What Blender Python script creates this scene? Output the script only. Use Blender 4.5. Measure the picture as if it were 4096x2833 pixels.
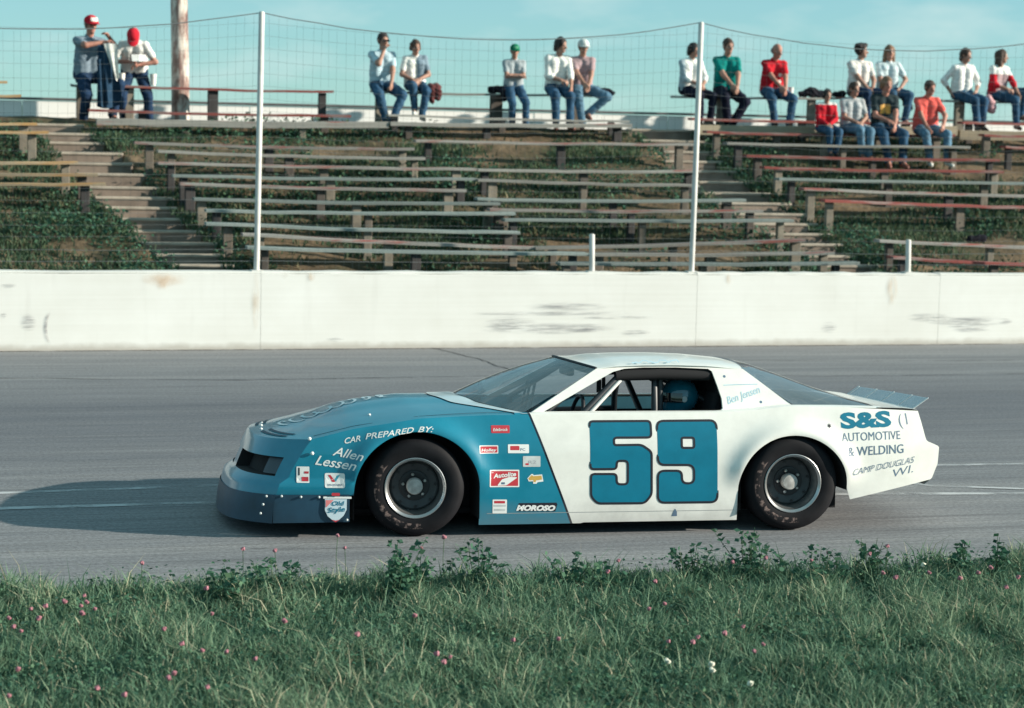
import bpy, bmesh, math, random
import numpy as np
from mathutils import Vector, Matrix
from mathutils.geometry import tessellate_polygon, delaunay_2d_cdt
for o in list(bpy.data.objects): bpy.data.objects.remove(o)
R = math.radians
rnd = random.Random(59)
rng = np.random.default_rng(59)
scene = bpy.context.scene
col = scene.collection

# ------------------------------------------------------------------ camera
# a person on a small rise in the infield, 75 mm lens, 3 m above the track,
# slightly tilted hand-held frame.  IMW/IMH/FPX describe that lens.
IMW, IMH, FPX, CAMH = 4096.0, 2833.0, 8550.0, 3.0
PITCH = math.atan((IMH/2-440.0)/FPX); ROLL = R(1.4)
_f = np.array([0, math.cos(PITCH), -math.sin(PITCH)])
_r0 = np.array([1.0, 0, 0]); _u0 = np.cross(_r0, _f)
_r = math.cos(ROLL)*_r0+math.sin(ROLL)*_u0
_u = -math.sin(ROLL)*_r0+math.cos(ROLL)*_u0
CAM = np.array([0, 0, CAMH])
cd = bpy.data.cameras.new('camera'); cam = bpy.data.objects.new('camera', cd); col.objects.link(cam)
cd.sensor_width = 36.0; cd.lens = 36.0*FPX/IMW
cd.clip_start = 0.1; cd.clip_end = 3000
m = Matrix.Identity(4)
for i in range(3):
    m[i][0] = _r[i]; m[i][1] = _u[i]; m[i][2] = -_f[i]; m[i][3] = CAM[i]
cam.matrix_world = m
cd.dof.use_dof = True; cd.dof.focus_distance = 15.3; cd.dof.aperture_fstop = 2.5
scene.camera = cam
scene.render.resolution_x = 1024; scene.render.resolution_y = 708

# ------------------------------------------------------------------ sky, sun, exposure
SUN_AZ = math.atan2(0.99, -0.09)        # clockwise from +Y
SUN_EL = R(18.5)
sun_dir = np.array([math.sin(SUN_AZ)*math.cos(SUN_EL), math.cos(SUN_AZ)*math.cos(SUN_EL), math.sin(SUN_EL)])
world = bpy.data.worlds.new('World'); scene.world = world; world.use_nodes = True
nt = world.node_tree; nt.nodes.clear()
wo = nt.nodes.new('ShaderNodeOutputWorld'); bg = nt.nodes.new('ShaderNodeBackground')
sky = nt.nodes.new('ShaderNodeTexSky'); sky.sky_type = 'NISHITA'; sky.sun_disc = False
sky.sun_elevation = SUN_EL; sky.sun_rotation = SUN_AZ
sky.altitude = 1800; sky.air_density = 1.0; sky.dust_density = 0.0; sky.ozone_density = 3.0
tint = nt.nodes.new('ShaderNodeMix'); tint.data_type = 'RGBA'; tint.blend_type = 'MULTIPLY'
tint.inputs[0].default_value = 1.0; tint.inputs[7].default_value = (0.58, 0.86, 0.95, 1)
nt.links.new(sky.outputs[0], tint.inputs[6])
# thin hazy clouds all round
tcw = nt.nodes.new('ShaderNodeTexCoord'); mpw = nt.nodes.new('ShaderNodeMapping')
mpw.inputs['Scale'].default_value = (5, 5, 16)
nzw = nt.nodes.new('ShaderNodeTexNoise'); nzw.inputs['Scale'].default_value = 2.6; nzw.inputs['Detail'].default_value = 6
nzw.inputs['Roughness'].default_value = 0.55
rpw = nt.nodes.new('ShaderNodeValToRGB'); rpw.color_ramp.elements[0].position = 0.50; rpw.color_ramp.elements[1].position = 0.74
rpw.color_ramp.elements[0].color = (0, 0, 0, 1); rpw.color_ramp.elements[1].color = (.55, .55, .55, 1)      # a thin veil of haze everywhere, thicker in wisps
nt.links.new(tcw.outputs['Generated'], mpw.inputs[0]); nt.links.new(mpw.outputs[0], nzw.inputs['Vector'])
nt.links.new(nzw.outputs[0], rpw.inputs[0])
mxc = nt.nodes.new('ShaderNodeMix'); mxc.data_type = 'RGBA'; mxc.inputs[7].default_value = (4.4, 5.7, 5.6, 1)
veil = nt.nodes.new('ShaderNodeMix'); veil.data_type = 'RGBA'; veil.inputs[0].default_value = .58; veil.inputs[7].default_value = (2.45, 4.5, 4.5, 1)
nt.links.new(tint.outputs[2], veil.inputs[6])
nt.links.new(rpw.outputs[0], mxc.inputs[0]); nt.links.new(veil.outputs[2], mxc.inputs[6])
nt.links.new(mxc.outputs[2], bg.inputs[0]); bg.inputs[1].default_value = 0.086
nt.links.new(bg.outputs[0], wo.inputs[0])
sl = bpy.data.lights.new('sun', 'SUN'); sun = bpy.data.objects.new('sun', sl); col.objects.link(sun)
sl.energy = 4.8; sl.angle = R(0.6); sl.color = (1.0, 0.925, 0.79)
sun.rotation_euler = Vector(sun_dir).to_track_quat('Z', 'Y').to_euler()
sun.location = (20, -10, 20)
scene.view_settings.view_transform = 'Standard'; scene.view_settings.look = 'None'
scene.view_settings.exposure = 0.76; scene.view_settings.gamma = 1.0

# ------------------------------------------------------------------ picture <-> place
def ray(x, y): return _f+(x-IMW/2)/FPX*_r-(y-IMH/2)/FPX*_u
def on_z(x, y, z=0.0):
    d = ray(x, y); return CAM+(z-CAMH)/d[2]*d
def on_plane(x, y, p0, n):
    d = ray(x, y); return CAM+np.dot(np.asarray(p0)-CAM, n)/np.dot(d, n)*d
# outer wall line: frame (s along the wall, d behind its face, z)
WA = on_z(0, 1406); WB = on_z(4096, 1376)
_wa = (WB-WA)/np.linalg.norm(WB-WA); _wn = np.array([-_wa[1], _wa[0], 0])
WANG = math.atan2(_wa[1], _wa[0])
def W(s, d, z=0.0):
    return WA+_wa*s+_wn*d+np.array([0, 0, z])
def toW(P):
    v = np.asarray(P)-WA; return float(v@_wa), float(v@_wn), float(P[2])
ZG0, ZGS, CREST = 0.45, 0.29, 7.75
def zg(d):
    d = np.asarray(d, float)
    return np.minimum(ZG0+ZGS*d, ZG0+ZGS*CREST)
_sn = np.cross(_wa, _wn*1.0+np.array([0, 0, ZGS])); _sn = _sn/np.linalg.norm(_sn)
def on_slope(x, y, h):
    """point at height h above the hillside plane"""
    return on_plane(x, y, W(0, 0, ZG0+h), _sn)
def w_at(x, y, d):
    return on_plane(x, y, W(0, d), _wn)

# ------------------------------------------------------------------ object helpers
def link(o, parent=None):
    col.objects.link(o)
    if parent is not None: o.parent = parent
    return o
def tag(o, label=None, cat=None, group=None, kind=None):
    if label: o['label'] = label
    if cat: o['category'] = cat
    if group: o['group'] = group
    if kind: o['kind'] = kind
    return o
def empty(name, loc=(0, 0, 0), rz=0.0, label=None, cat=None, group=None):
    o = bpy.data.objects.new(name, None); o.empty_display_size = 0.1
    o.location = Vector(loc); o.rotation_euler = (0, 0, rz)
    return tag(link(o), label, cat, group)
def mobj(name, verts, faces, mat, parent=None, smooth=None, mids=None):
    me = bpy.data.meshes.new(name)
    me.from_pydata([tuple(map(float, v)) for v in verts], [], [tuple(map(int, f)) for f in faces])
    for mm in (mat if isinstance(mat, (list, tuple)) else [mat]): me.materials.append(mm)
    if mids is not None: me.polygons.foreach_set('material_index', np.asarray(mids, np.int32))
    if smooth is not None:
        me.shade_smooth()
        if smooth < 179: me.set_sharp_from_angle(angle=R(smooth))
    me.update()
    return link(bpy.data.objects.new(name, me), parent)
def bigmesh(name, V, Fq, mat, parent=None, attr=None, smooth=False):
    """numpy verts and faces (n x 3 or n x 4), optional per-vertex float attribute 'tint'"""
    me = bpy.data.meshes.new(name); V = np.asarray(V, np.float32); Fq = np.asarray(Fq, np.int32)
    n, k = Fq.shape
    me.vertices.add(len(V)); me.vertices.foreach_set('co', V.ravel())
    me.loops.add(n*k); me.loops.foreach_set('vertex_index', Fq.ravel())
    me.polygons.add(n); me.polygons.foreach_set('loop_start', np.arange(0, n*k, k, dtype=np.int32))
    me.update(calc_edges=True)
    if attr is not None:
        a = me.attributes.new('tint', 'FLOAT', 'POINT'); a.data.foreach_set('value', np.asarray(attr, np.float32))
    me.materials.append(mat)
    if smooth: me.shade_smooth()
    me.validate()
    return link(bpy.data.objects.new(name, me), parent)
class MB:
    def __init__(s): s.v = []; s.f = []; s.m = []
    def add(s, vs, fs, mi=0):
        b = len(s.v); s.v += [tuple(map(float, v)) for v in vs]; s.f += [tuple(b+i for i in f) for f in fs]; s.m += [mi]*len(fs)
    def box(s, c, sz, M=None, mi=0, taper=1.0):
        x, y, z = [q/2 for q in sz]; vs = []
        for k in (-1, 1):
            t = 1.0 if k < 0 else taper
            for a, b in ((-1, -1), (1, -1), (1, 1), (-1, 1)): vs.append(Vector((a*x*t, b*y*t, k*z)))
        if M is not None: vs = [M @ v for v in vs]
        vs = [v+Vector(c) for v in vs]
        s.add(vs, [(3, 2, 1, 0), (4, 5, 6, 7), (0, 1, 5, 4), (1, 2, 6, 5), (2, 3, 7, 6), (3, 0, 4, 7)], mi)
    def bevbox(s, c, sz, b=0.01, M=None, mi=0):
        bm = bmesh.new(); bmesh.ops.create_cube(bm, size=1.0)
        for v in bm.verts: v.co = Vector((v.co.x*sz[0], v.co.y*sz[1], v.co.z*sz[2]))
        bmesh.ops.bevel(bm, geom=list(bm.edges), offset=b, segments=1, affect='EDGES')
        bm.verts.index_update(); vs = [v.co.copy() for v in bm.verts]
        if M is not None: vs = [M @ v for v in vs]
        s.add([v+Vector(c) for v in vs], [[v.index for v in f.verts] for f in bm.faces], mi); bm.free()
    def tube(s, pts, r, n=8, mi=0, cap=True):
        pts = [Vector(p) for p in pts]; rs = r if isinstance(r, (list, tuple)) else [r]*len(pts)
        up = Vector((0.13, 0.21, 0.97)); base = len(s.v); prev = None
        for i, p in enumerate(pts):
            t = (pts[min(i+1, len(pts)-1)]-pts[max(i-1, 0)]).normalized()
            a = (prev if prev is not None else up); a = a-t*a.dot(t)
            if a.length < 1e-4: a = Vector((1, 0, 0))-t*t.x
            a.normalize(); prev = a; b = t.cross(a)
            for k in range(n):
                w = 2*math.pi*k/n; s.v.append(tuple(p+(a*math.cos(w)+b*math.sin(w))*rs[i]))
        for i in range(len(pts)-1):
            for k in range(n):
                s.f.append((base+i*n+k, base+i*n+(k+1) % n, base+(i+1)*n+(k+1) % n, base+(i+1)*n+k)); s.m.append(mi)
        if cap:
            s.f.append(tuple(base+k for k in range(n))[::-1]); s.m.append(mi)
            e = base+(len(pts)-1)*n; s.f.append(tuple(e+k for k in range(n))); s.m.append(mi)
    def lathe(s, prof, n=32, axis='Y', c=(0, 0, 0), mi=0, closed=False):
        base = len(s.v)
        for r, h in prof:
            for k in range(n):
                w = 2*math.pi*k/n; a, b = r*math.cos(w), r*math.sin(w)
                p = (a, h, b) if axis == 'Y' else ((a, b, h) if axis == 'Z' else (h, a, b))
                s.v.append((p[0]+c[0], p[1]+c[1], p[2]+c[2]))
        for i in range(len(prof)-1):
            for k in range(n):
                s.f.append((base+i*n+k, base+i*n+(k+1) % n, base+(i+1)*n+(k+1) % n, base+(i+1)*n+k)); s.m.append(mi)
    def grid(s, P, mi=0, flip=False, skip=None):
        """P: nu x nv array of points"""
        P = np.asarray(P, float); nu, nv = P.shape[:2]; base = len(s.v)
        s.v += [tuple(p) for p in P.reshape(-1, 3)]
        for i in range(nu-1):
            for j in range(nv-1):
                if skip and skip(i, j): continue
                q = (base+i*nv+j, base+(i+1)*nv+j, base+(i+1)*nv+j+1, base+i*nv+j+1)
                s.f.append(q[::-1] if flip else q); s.m.append(mi)
    def build(s, name, mat, parent=None, smooth=None):
        return mobj(name, s.v, s.f, mat, parent, smooth, s.m if isinstance(mat, (list, tuple)) else None)
def copy_tree(o, parent=None):
    c = o.copy(); col.objects.link(c); c.parent = parent
    for ch in o.children: copy_tree(ch, c)
    return c
def interp(x, pts):
    xs = [p[0] for p in pts]; ys = [p[1] for p in pts]; return np.interp(x, xs, ys)
def sstep(a, b, x):
    t = np.clip((np.asarray(x, float)-a)/(b-a), 0, 1); return t*t*(3-2*t)
def vnoise(x, y, seed=0):
    x = np.asarray(x, float); y = np.asarray(y, float)
    xi = np.floor(x).astype(np.int64); yi = np.floor(y).astype(np.int64); xf = x-xi; yf = y-yi
    def h(a, b):
        n = (a*374761393+b*668265263+seed*2147483647) & 0xffffffff
        n = ((n ^ (n >> 13))*1274126177) & 0xffffffff
        return ((n ^ (n >> 16)) & 0xffff)/65535.0
    u = xf*xf*(3-2*xf); v = yf*yf*(3-2*yf)
    return (h(xi, yi)*(1-u)+h(xi+1, yi)*u)*(1-v)+(h(xi, yi+1)*(1-u)+h(xi+1, yi+1)*u)*v
def fbm(x, y, seed=0, o=3):
    t = 0; a = .5; n = 0
    for i in range(o): t = t+a*vnoise(np.asarray(x)*2**i, np.asarray(y)*2**i, seed+i); n += a; a *= .5
    return t/n

# ------------------------------------------------------------------ materials
MATS = {}
def srgb(h):
    if isinstance(h, str):
        h = h.lstrip('#'); c = [int(h[i:i+2], 16)/255 for i in (0, 2, 4)]
        return tuple(x/12.92 if x <= .04045 else ((x+.055)/1.055)**2.4 for x in c)
    return tuple(h)
def nodes(name):
    mt = bpy.data.materials.new(name); mt.use_nodes = True
    return mt, mt.node_tree, mt.node_tree.nodes['Principled BSDF']
def N(t, ty, **kw):
    n = t.nodes.new(ty)
    for k, v in kw.items():
        if k in n.inputs: n.inputs[k].default_value = v
        else: setattr(n, k, v)
    return n
def ramp(t, src, stops):
    r = t.nodes.new('ShaderNodeValToRGB'); e = r.color_ramp.elements
    while len(e) < len(stops): e.new(0.5)
    for i, (p, c) in enumerate(stops): e[i].position = p; e[i].color = (*c, 1) if len(c) == 3 else c
    t.links.new(src, r.inputs[0]); return r.outputs[0]
def mixc(t, fac, a, b, mode='MIX'):
    n = t.nodes.new('ShaderNodeMix'); n.data_type = 'RGBA'; n.blend_type = mode
    for i, v in ((0, fac), (6, a), (7, b)):
        if hasattr(v, 'is_output') or isinstance(v, bpy.types.NodeSocket): t.links.new(v, n.inputs[i])
        elif i == 0: n.inputs[0].default_value = v
        else: n.inputs[i].default_value = (*v, 1) if len(v) == 3 else v
    return n.outputs[2]
def math_n(t, op, a, b=None):
    n = t.nodes.new('ShaderNodeMath'); n.operation = op
    for i, v in enumerate((a, b)):
        if v is None: continue
        if isinstance(v, bpy.types.NodeSocket): t.links.new(v, n.inputs[i])
        else: n.inputs[i].default_value = v
    return n.outputs[0]
def noise(t, scale, detail=4, rough=.55, vec=None, stretch=None, coord='Object'):
    tc = t.nodes.new('ShaderNodeTexCoord'); src = tc.outputs[coord] if vec is None else vec
    if stretch:
        mp = t.nodes.new('ShaderNodeMapping'); mp.inputs['Scale'].default_value = stretch
        t.links.new(src, mp.inputs[0]); src = mp.outputs[0]
    n = t.nodes.new('ShaderNodeTexNoise'); n.inputs['Scale'].default_value = scale
    n.inputs['Detail'].default_value = detail; n.inputs['Roughness'].default_value = rough
    t.links.new(src, n.inputs['Vector']); return n.outputs[0]
def bump(t, b, h, strength=.3, dist=.01):
    n = t.nodes.new('ShaderNodeBump'); n.inputs['Strength'].default_value = strength; n.inputs['Distance'].default_value = dist
    t.links.new(h, n.inputs['Height']); t.links.new(n.outputs[0], b.inputs['Normal'])
def pm(name, c, rough=.6, var=.18, scale=8, bmp=0, metal=0, coat=0, spec=.5, bscale=60, stretch=None):
    if name in MATS: return MATS[name]
    mt, t, b = nodes(name); c = srgb(c)
    b.inputs['Roughness'].default_value = rough; b.inputs['Metallic'].default_value = metal
    b.inputs['Coat Weight'].default_value = coat; b.inputs['Specular IOR Level'].default_value = spec
    if var:
        nz = noise(t, scale, 5, stretch=stretch)
        t.links.new(ramp(t, nz, [(.3, tuple(x*(1-var) for x in c)), (.7, tuple(min(1, x*(1+var)) for x in c))]), b.inputs['Base Color'])
    else: b.inputs['Base Color'].default_value = (*c, 1)
    if bmp: bump(t, b, noise(t, bscale, 4, stretch=stretch), bmp)
    MATS[name] = mt; return mt

# ================================================================== THE SETTING
# ---- materials of the ground
def m_asphalt():
    mt, t, b = nodes('asphalt'); b.inputs['Roughness'].default_value = .88; b.inputs['Specular IOR Level'].default_value = .25
    fine = noise(t, 90, 3, .7); big = noise(t, .35, 4)
    streak = noise(t, 1.0, 5, .6, stretch=(.10, 2.6, 1)); streak2 = noise(t, 1.0, 3, .5, stretch=(.04, 9.0, 1)); fines = noise(t, 1.0, 4, .7, stretch=(.7, 30.0, 1)); agg = noise(t, 32, 2, .8)
    tc = t.nodes.new('ShaderNodeTexCoord'); sx = t.nodes.new('ShaderNodeSeparateXYZ'); t.links.new(tc.outputs['Object'], sx.inputs[0])
    base = ramp(t, streak, [(.25, (.140, .146, .160)), (.5, (.195, .198, .208)), (.75, (.255, .254, .256))])
    # the racing groove: rubber laid down along the track (object Y = distance in front of the wall)
    yy = math_n(t, 'ADD', sx.outputs[1], math_n(t, 'MULTIPLY', noise(t, .8, 3, stretch=(.15, 1, 1)), 1.0))
    g = ramp(t, math_n(t, 'DIVIDE', math_n(t, 'ADD', yy, 14.0), 14.0),
             [(0, (0, 0, 0)), (.34, (.10, .10, .10)), (.52, (.75, .75, .75)), (.68, (1, 1, 1)), (.76, (.55, .55, .55)), (.84, (.12, .12, .12)), (1, (0, 0, 0))])
    c = mixc(t, math_n(t, 'MULTIPLY', g, .62), base, (.082, .091, .112))
    st2 = ramp(t, streak2, [(.56, (0, 0, 0)), (.70, (1, 1, 1))])
    c = mixc(t, math_n(t, 'MULTIPLY', st2, .48), c, (.10, .10, .105))
    c = mixc(t, .6, c, ramp(t, fines, [(.30, (.30, .30, .30)), (.70, (.70, .70, .70))]), 'OVERLAY')
    c = mixc(t, .5, c, ramp(t, agg, [(.32, (.25, .25, .25)), (.68, (.76, .76, .75))]), 'OVERLAY')
    t.links.new(c, b.inputs['Base Color']); bump(t, b, agg, .25, .006); return mt
def m_soil(name, a, bcol, ccol, scale=1.2):
    mt, t, b = nodes(name); b.inputs['Roughness'].default_value = .95; b.inputs['Specular IOR Level'].default_value = .1
    n1 = noise(t, scale, 6, .6); n2 = noise(t, scale*14, 4, .6)
    c = ramp(t, n1, [(.3, srgb(a)), (.5, srgb(bcol)), (.68, srgb(ccol))])
    c = mixc(t, .5, c, ramp(t, n2, [(.3, (.25, .25, .25)), (.7, (.75, .75, .75))]), 'OVERLAY')
    t.links.new(c, b.inputs['Base Color']); bump(t, b, n2, .6, .04); return mt
M_ASPH = m_asphalt()
M_TURF = m_soil('turf_soil', (.035, .06, .035), (.05, .09, .05), (.09, .11, .06))
M_HILL = m_soil('hill_soil', (.045, .055, .03), (.115, .085, .055), (.235, .165, .105), .9)
M_CONC = pm('step_concrete', (.22, .17, .135), .9, .3, 3, .5)
M_CONCTOP = pm('step_nosing', (.36, .305, .245), .9, .25, 5, .4)
M_LINE = pm('line_paint', (.48, .49, .50), .7, .4, 6)
M_GALV = pm('galvanised', (.56, .55, .52), .6, .15, 6, .05)
M_WIRE = pm('wire', (.17, .18, .18), .6, 0)

# ---- ground sheets
g = mobj('infield_ground', [(-900, -900, -.012), (900, -900, -.012), (900, 900, -.012), (-900, 900, -.012)], [(0, 1, 2, 3)], M_TURF)
tag(g, kind='structure')
EA = on_z(0, 2372); EB = on_z(4096, 2268)            # inner edge of the asphalt
_ea = (EB-EA)/np.linalg.norm(EB-EA); _en = np.array([-_ea[1], _ea[0], 0])
def t_obj(name, pts, mat, z):
    """sheet in the wall's frame: object X along the wall, Y = -distance in front of it"""
    o = mobj(name, [(p[0], p[1], 0) for p in pts], [tuple(range(len(pts)))], mat)
    o.location = Vector(WA)+Vector((0, 0, z)); o.rotation_euler = (0, 0, WANG); return o
def fl(P):
    v = np.asarray(P)-WA; return float(v@_wa), float(v@_wn)
e0 = fl(EA-_ea*60); e1 = fl(EB+_ea*60)
trk = t_obj('track', [e0, e1, (75, .1), (-60, .1)], M_ASPH, 0.0); tag(trk, kind='structure')
# painted lines on the asphalt (worn), and the crack that runs to the wall
def strip(name, px, width, mat, z, seg=14, wob=.0):
    P = [on_z(*p) for p in px]; v = []; f = []
    L = np.cumsum([0]+[np.linalg.norm(P[i+1]-P[i]) for i in range(len(P)-1)])
    for k in range(seg+1):
        q = L[-1]*k/seg; c = np.array([np.interp(q, L, [p[i] for p in P]) for i in range(3)])
        q2 = np.array([np.interp(min(q+.05, L[-1]), L, [p[i] for p in P]) for i in range(3)]); q1 = np.array([np.interp(max(q-.05, 0), L, [p[i] for p in P]) for i in range(3)])
        d = q2-q1; d = d/np.linalg.norm(d); n = np.array([-d[1], d[0], 0])
        c = c+n*rnd.uniform(-wob, wob); w = width*rnd.uniform(.85, 1.12)/2
        v += [c-n*w+[0, 0, z], c+n*w+[0, 0, z]]
        if k: f.append((2*k-2, 2*k, 2*k+1, 2*k-1))
    return mobj(name, v, f, mat)
def m_faint(name, c, lo, hi, amt, stretch):
    mt, t, b = nodes(name); b.inputs['Roughness'].default_value = .9; b.inputs['Base Color'].default_value = (*c, 1)
    t.links.new(math_n(t, 'MULTIPLY', ramp(t, noise(t, 1, 4, .6, stretch=stretch), [(lo, (0, 0, 0)), (hi, (1, 1, 1))]), amt), b.inputs['Alpha']); return mt
M_LINE = m_faint('worn_line_paint', (.52, .53, .54), .34, .60, .85, (2.5, 2.5, 1))
for i, (px, w) in enumerate([([(-400, 1990), (0, 1974), (870, 1943), (3775, 1862), (4500, 1850)], .085),
                             ([(-400, 2050), (0, 2036), (870, 2012), (2600, 1990), (3574, 1977), (4500, 1976)], .10),
                             ([(3560, 1925), (3720, 1945), (4096, 1958), (4500, 1966)], .07)]):
    tag(strip('lane_line', px, w, M_LINE, .004+.001*i, 30), kind='structure')
M_CRACK = pm('crack', (.06, .06, .065), .95, .2)
M_STREAK = m_faint('rubber_streak', (.07, .07, .075), .38, .62, .7, (.8, 14, 1)); M_GRIME = m_faint('wall_foot_grime', (.09, .07, .055), .36, .52, .85, (2.2, 9, 1))
wf = strip('wall_foot_grime', [toW_px for toW_px in [(-300, 1407.5), (0, 1405.5), (1400, 1396), (2800, 1386), (4096, 1375.5), (4400, 1373)]], .09, M_GRIME, .004, 60, .012); tag(wf, kind='structure')
tag(strip('track_crack', [(1715, 1392), (1800, 1408), (1925, 1440), (2030, 1478), (2180, 1500)], .022, M_CRACK, .004, 26, .02), kind='structure')
tag(strip('tire_streak', [(-300, 1510), (900, 1522), (2300, 1500)], .07, M_STREAK, .003, 30, .015), kind='structure')
tag(strip('tire_streak', [(2900, 1500), (3300, 1506), (4300, 1494)], .05, M_STREAK, .003, 30, .015), kind='structure')
tag(strip('tire_streak', [(2500, 1442), (3400, 1446), (4300, 1440)], .03, M_STREAK, .003, 30, .015), kind='structure')
tag(strip('tire_streak', [(1100, 2198), (1500, 2192), (1900, 2196)], .016, M_STREAK, .003, 16, .006), kind='structure')
tag(strip('tire_streak', [(1000, 2196), (1080, 2194), (1200, 2190)], .016, M_STREAK, .0035, 10, .006), kind='structure')

# ---- the white retaining wall
def m_wall():
    mt, t, b = nodes('white_wall_paint'); b.inputs['Roughness'].default_value = .75; b.inputs['Specular IOR Level'].default_value = .2
    tc = t.nodes.new('ShaderNodeTexCoord'); sx = t.nodes.new('ShaderNodeSeparateXYZ'); t.links.new(tc.outputs['Object'], sx.inputs[0])
    boards = noise(t, 1, 3, .5, stretch=(.25, 1, 26)); blot = noise(t, .9, 5, .6); drip = noise(t, 1, 4, .6, stretch=(5, 1, .5))
    c = ramp(t, blot, [(.3, (.72, .71, .665)), (.7, (.80, .795, .76))])
    c = mixc(t, .35, c, ramp(t, boards, [(.35, (.42, .42, .42)), (.6, (.56, .56, .56))]), 'OVERLAY')
    low = ramp(t, math_n(t, 'ADD', sx.outputs[2], math_n(t, 'MULTIPLY', noise(t, 5, 4), .10)), [(.075, (1, 1, 1)), (.15, (0, 0, 0))])
    c = mixc(t, math_n(t, 'MULTIPLY', low, .6), c, (.36, .32, .27))
    top = ramp(t, math_n(t, 'ADD', sx.outputs[2], math_n(t, 'MULTIPLY', noise(t, 9, 4), .05)), [(.93, (0, 0, 0)), (.985, (1, 1, 1))])
    c = mixc(t, math_n(t, 'MULTIPLY', top, .35), c, (.50, .49, .46))
    dr = ramp(t, drip, [(.58, (0, 0, 0)), (.75, (1, 1, 1))])
    c = mixc(t, math_n(t, 'MULTIPLY', dr, .12), c, (.42, .40, .36))
    t.links.new(c, b.inputs['Base Color']); bump(t, b, boards, .22, .006); return mt
def m_stain(name, c, lo=.42, hi=.62, scale=7, stretch=None, amt=.8):
    """patchy dirt: its own colour where the noise says so, clear elsewhere"""
    mt, t, b = nodes(name); b.inputs['Roughness'].default_value = .9; b.inputs['Base Color'].default_value = (*c, 1)
    b.inputs['Specular IOR Level'].default_value = .1
    tc = t.nodes.new('ShaderNodeTexCoord'); g = t.nodes.new('ShaderNodeTexGradient'); g.gradient_type = 'SPHERICAL'
    uv = t.nodes.new('ShaderNodeMapping'); uv.inputs['Location'].default_value = (-1, 0, -1); uv.inputs['Scale'].default_value = (2, 0, 2)
    t.links.new(tc.outputs['Generated'], uv.inputs[0]); t.links.new(uv.outputs[0], g.inputs[0])
    # Generated is 0..1 over the mark's own box: fade towards its rim
    nz = noise(t, scale, 5, .65, stretch=stretch)
    a = math_n(t, 'MULTIPLY', ramp(t, nz, [(lo, (0, 0, 0)), (hi, (1, 1, 1))]), ramp(t, g.outputs[1], [(0, (0, 0, 0)), (.6, (1, 1, 1))]))
    t.links.new(math_n(t, 'MULTIPLY', a, amt), b.inputs['Alpha']); return mt
M_WALL = m_wall(); WALLH = .955
wall = empty('retaining_wall', W(0, 0), WANG, 'white painted concrete retaining wall along the outside of the track', 'wall')
js = [-16]+[toW(w_at(x, 1250, 0))[0] for x in (1043, 2786, 3755)]+[31]
panels = []
for i in range(4):
    mb = MB(); s0, s1 = js[i]+.002, js[i+1]-.002
    n = 24; th = .26
    P = []
    for k in range(n+1):
        s = s0+(s1-s0)*k/n; hh = WALLH+.006*math.sin(k*1.7+i)+rnd.uniform(-.003, .003)
        P.append([(s, .0, -.05), (s, .0, .06), (s, .004, hh-.03), (s, .022, hh), (s, th-.02, hh), (s, th, hh-.03), (s, th, -.05)])
    mb.grid(P, flip=True); mb.add(P[0], [(0, 1, 2, 3, 4, 5, 6)]); mb.add(P[-1], [(6, 5, 4, 3, 2, 1, 0)])
    panels.append(mb.build('wall_section', M_WALL, wall, 30))
core = MB(); core.box(((js[0]+js[-1])/2, .13, .44), (js[-1]-js[0]-.1, .244, 1.0)); core.build('joint_filler', pm('joint', (.42, .41, .38), .9), wall)
M_SCUFF = m_stain('tire_scuff', (.30, .30, .32), .42, .68, 3, (.8, 1, 20), .7)
M_RUST = m_stain('rust_stain', (.68, .42, .22), .30, .75, 5, None, .45)
M_RUSTV = m_stain('rust_run', (.55, .38, .22), .40, .66, 5, (4, 1, .6), .34)
def wall_mark(x0, y0, x1, y1, mat, name='scuff_mark', skew=0):
    """a mark between two picture corners, laid on the wall's face"""
    a = toW(w_at(x0, y0, 0)); b_ = toW(w_at(x1, y1, 0)); s0, s1, z1, z0 = a[0], b_[0], a[2], b_[2]
    P = [[(s0+(s1-s0)*i/8, -.004-.0007*(len(wall.children) % 6), z0+(z1-z0)*j/4+skew*(i/8)) for j in range(5)] for i in range(9)]
    mb = MB(); mb.grid(P); mb.build(name, mat, wall)
for q in [(1850, 1245, 2560, 1262, 0), (1930, 1262, 2150, 1328, 0), (1900, 1290, 2480, 1338, 0), (2090, 1208, 2440, 1246, 0), (2250, 1300, 2420, 1332, .02),
          (2280, 1264, 2640, 1276, 0), (2480, 1318, 2610, 1345, 0), (3690, 1262, 4060, 1300, -.02), (3780, 1292, 3960, 1312, -.02), (3800, 1310, 3960, 1330, 0), (3280, 1285, 3350, 1335, 0),
          (0, 1132, 70, 1152, 0), (80, 1250, 150, 1330, 0), (3620, 1250, 3800, 1290, 0), (3990, 1275, 4050, 1300, 0), (0, 1250, 30, 1275, 0), (1300, 1350, 1380, 1366, 0), (2330, 1368, 2420, 1392, 0)]:
    wall_mark(*q[:4], M_SCUFF, skew=q[4])
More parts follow.
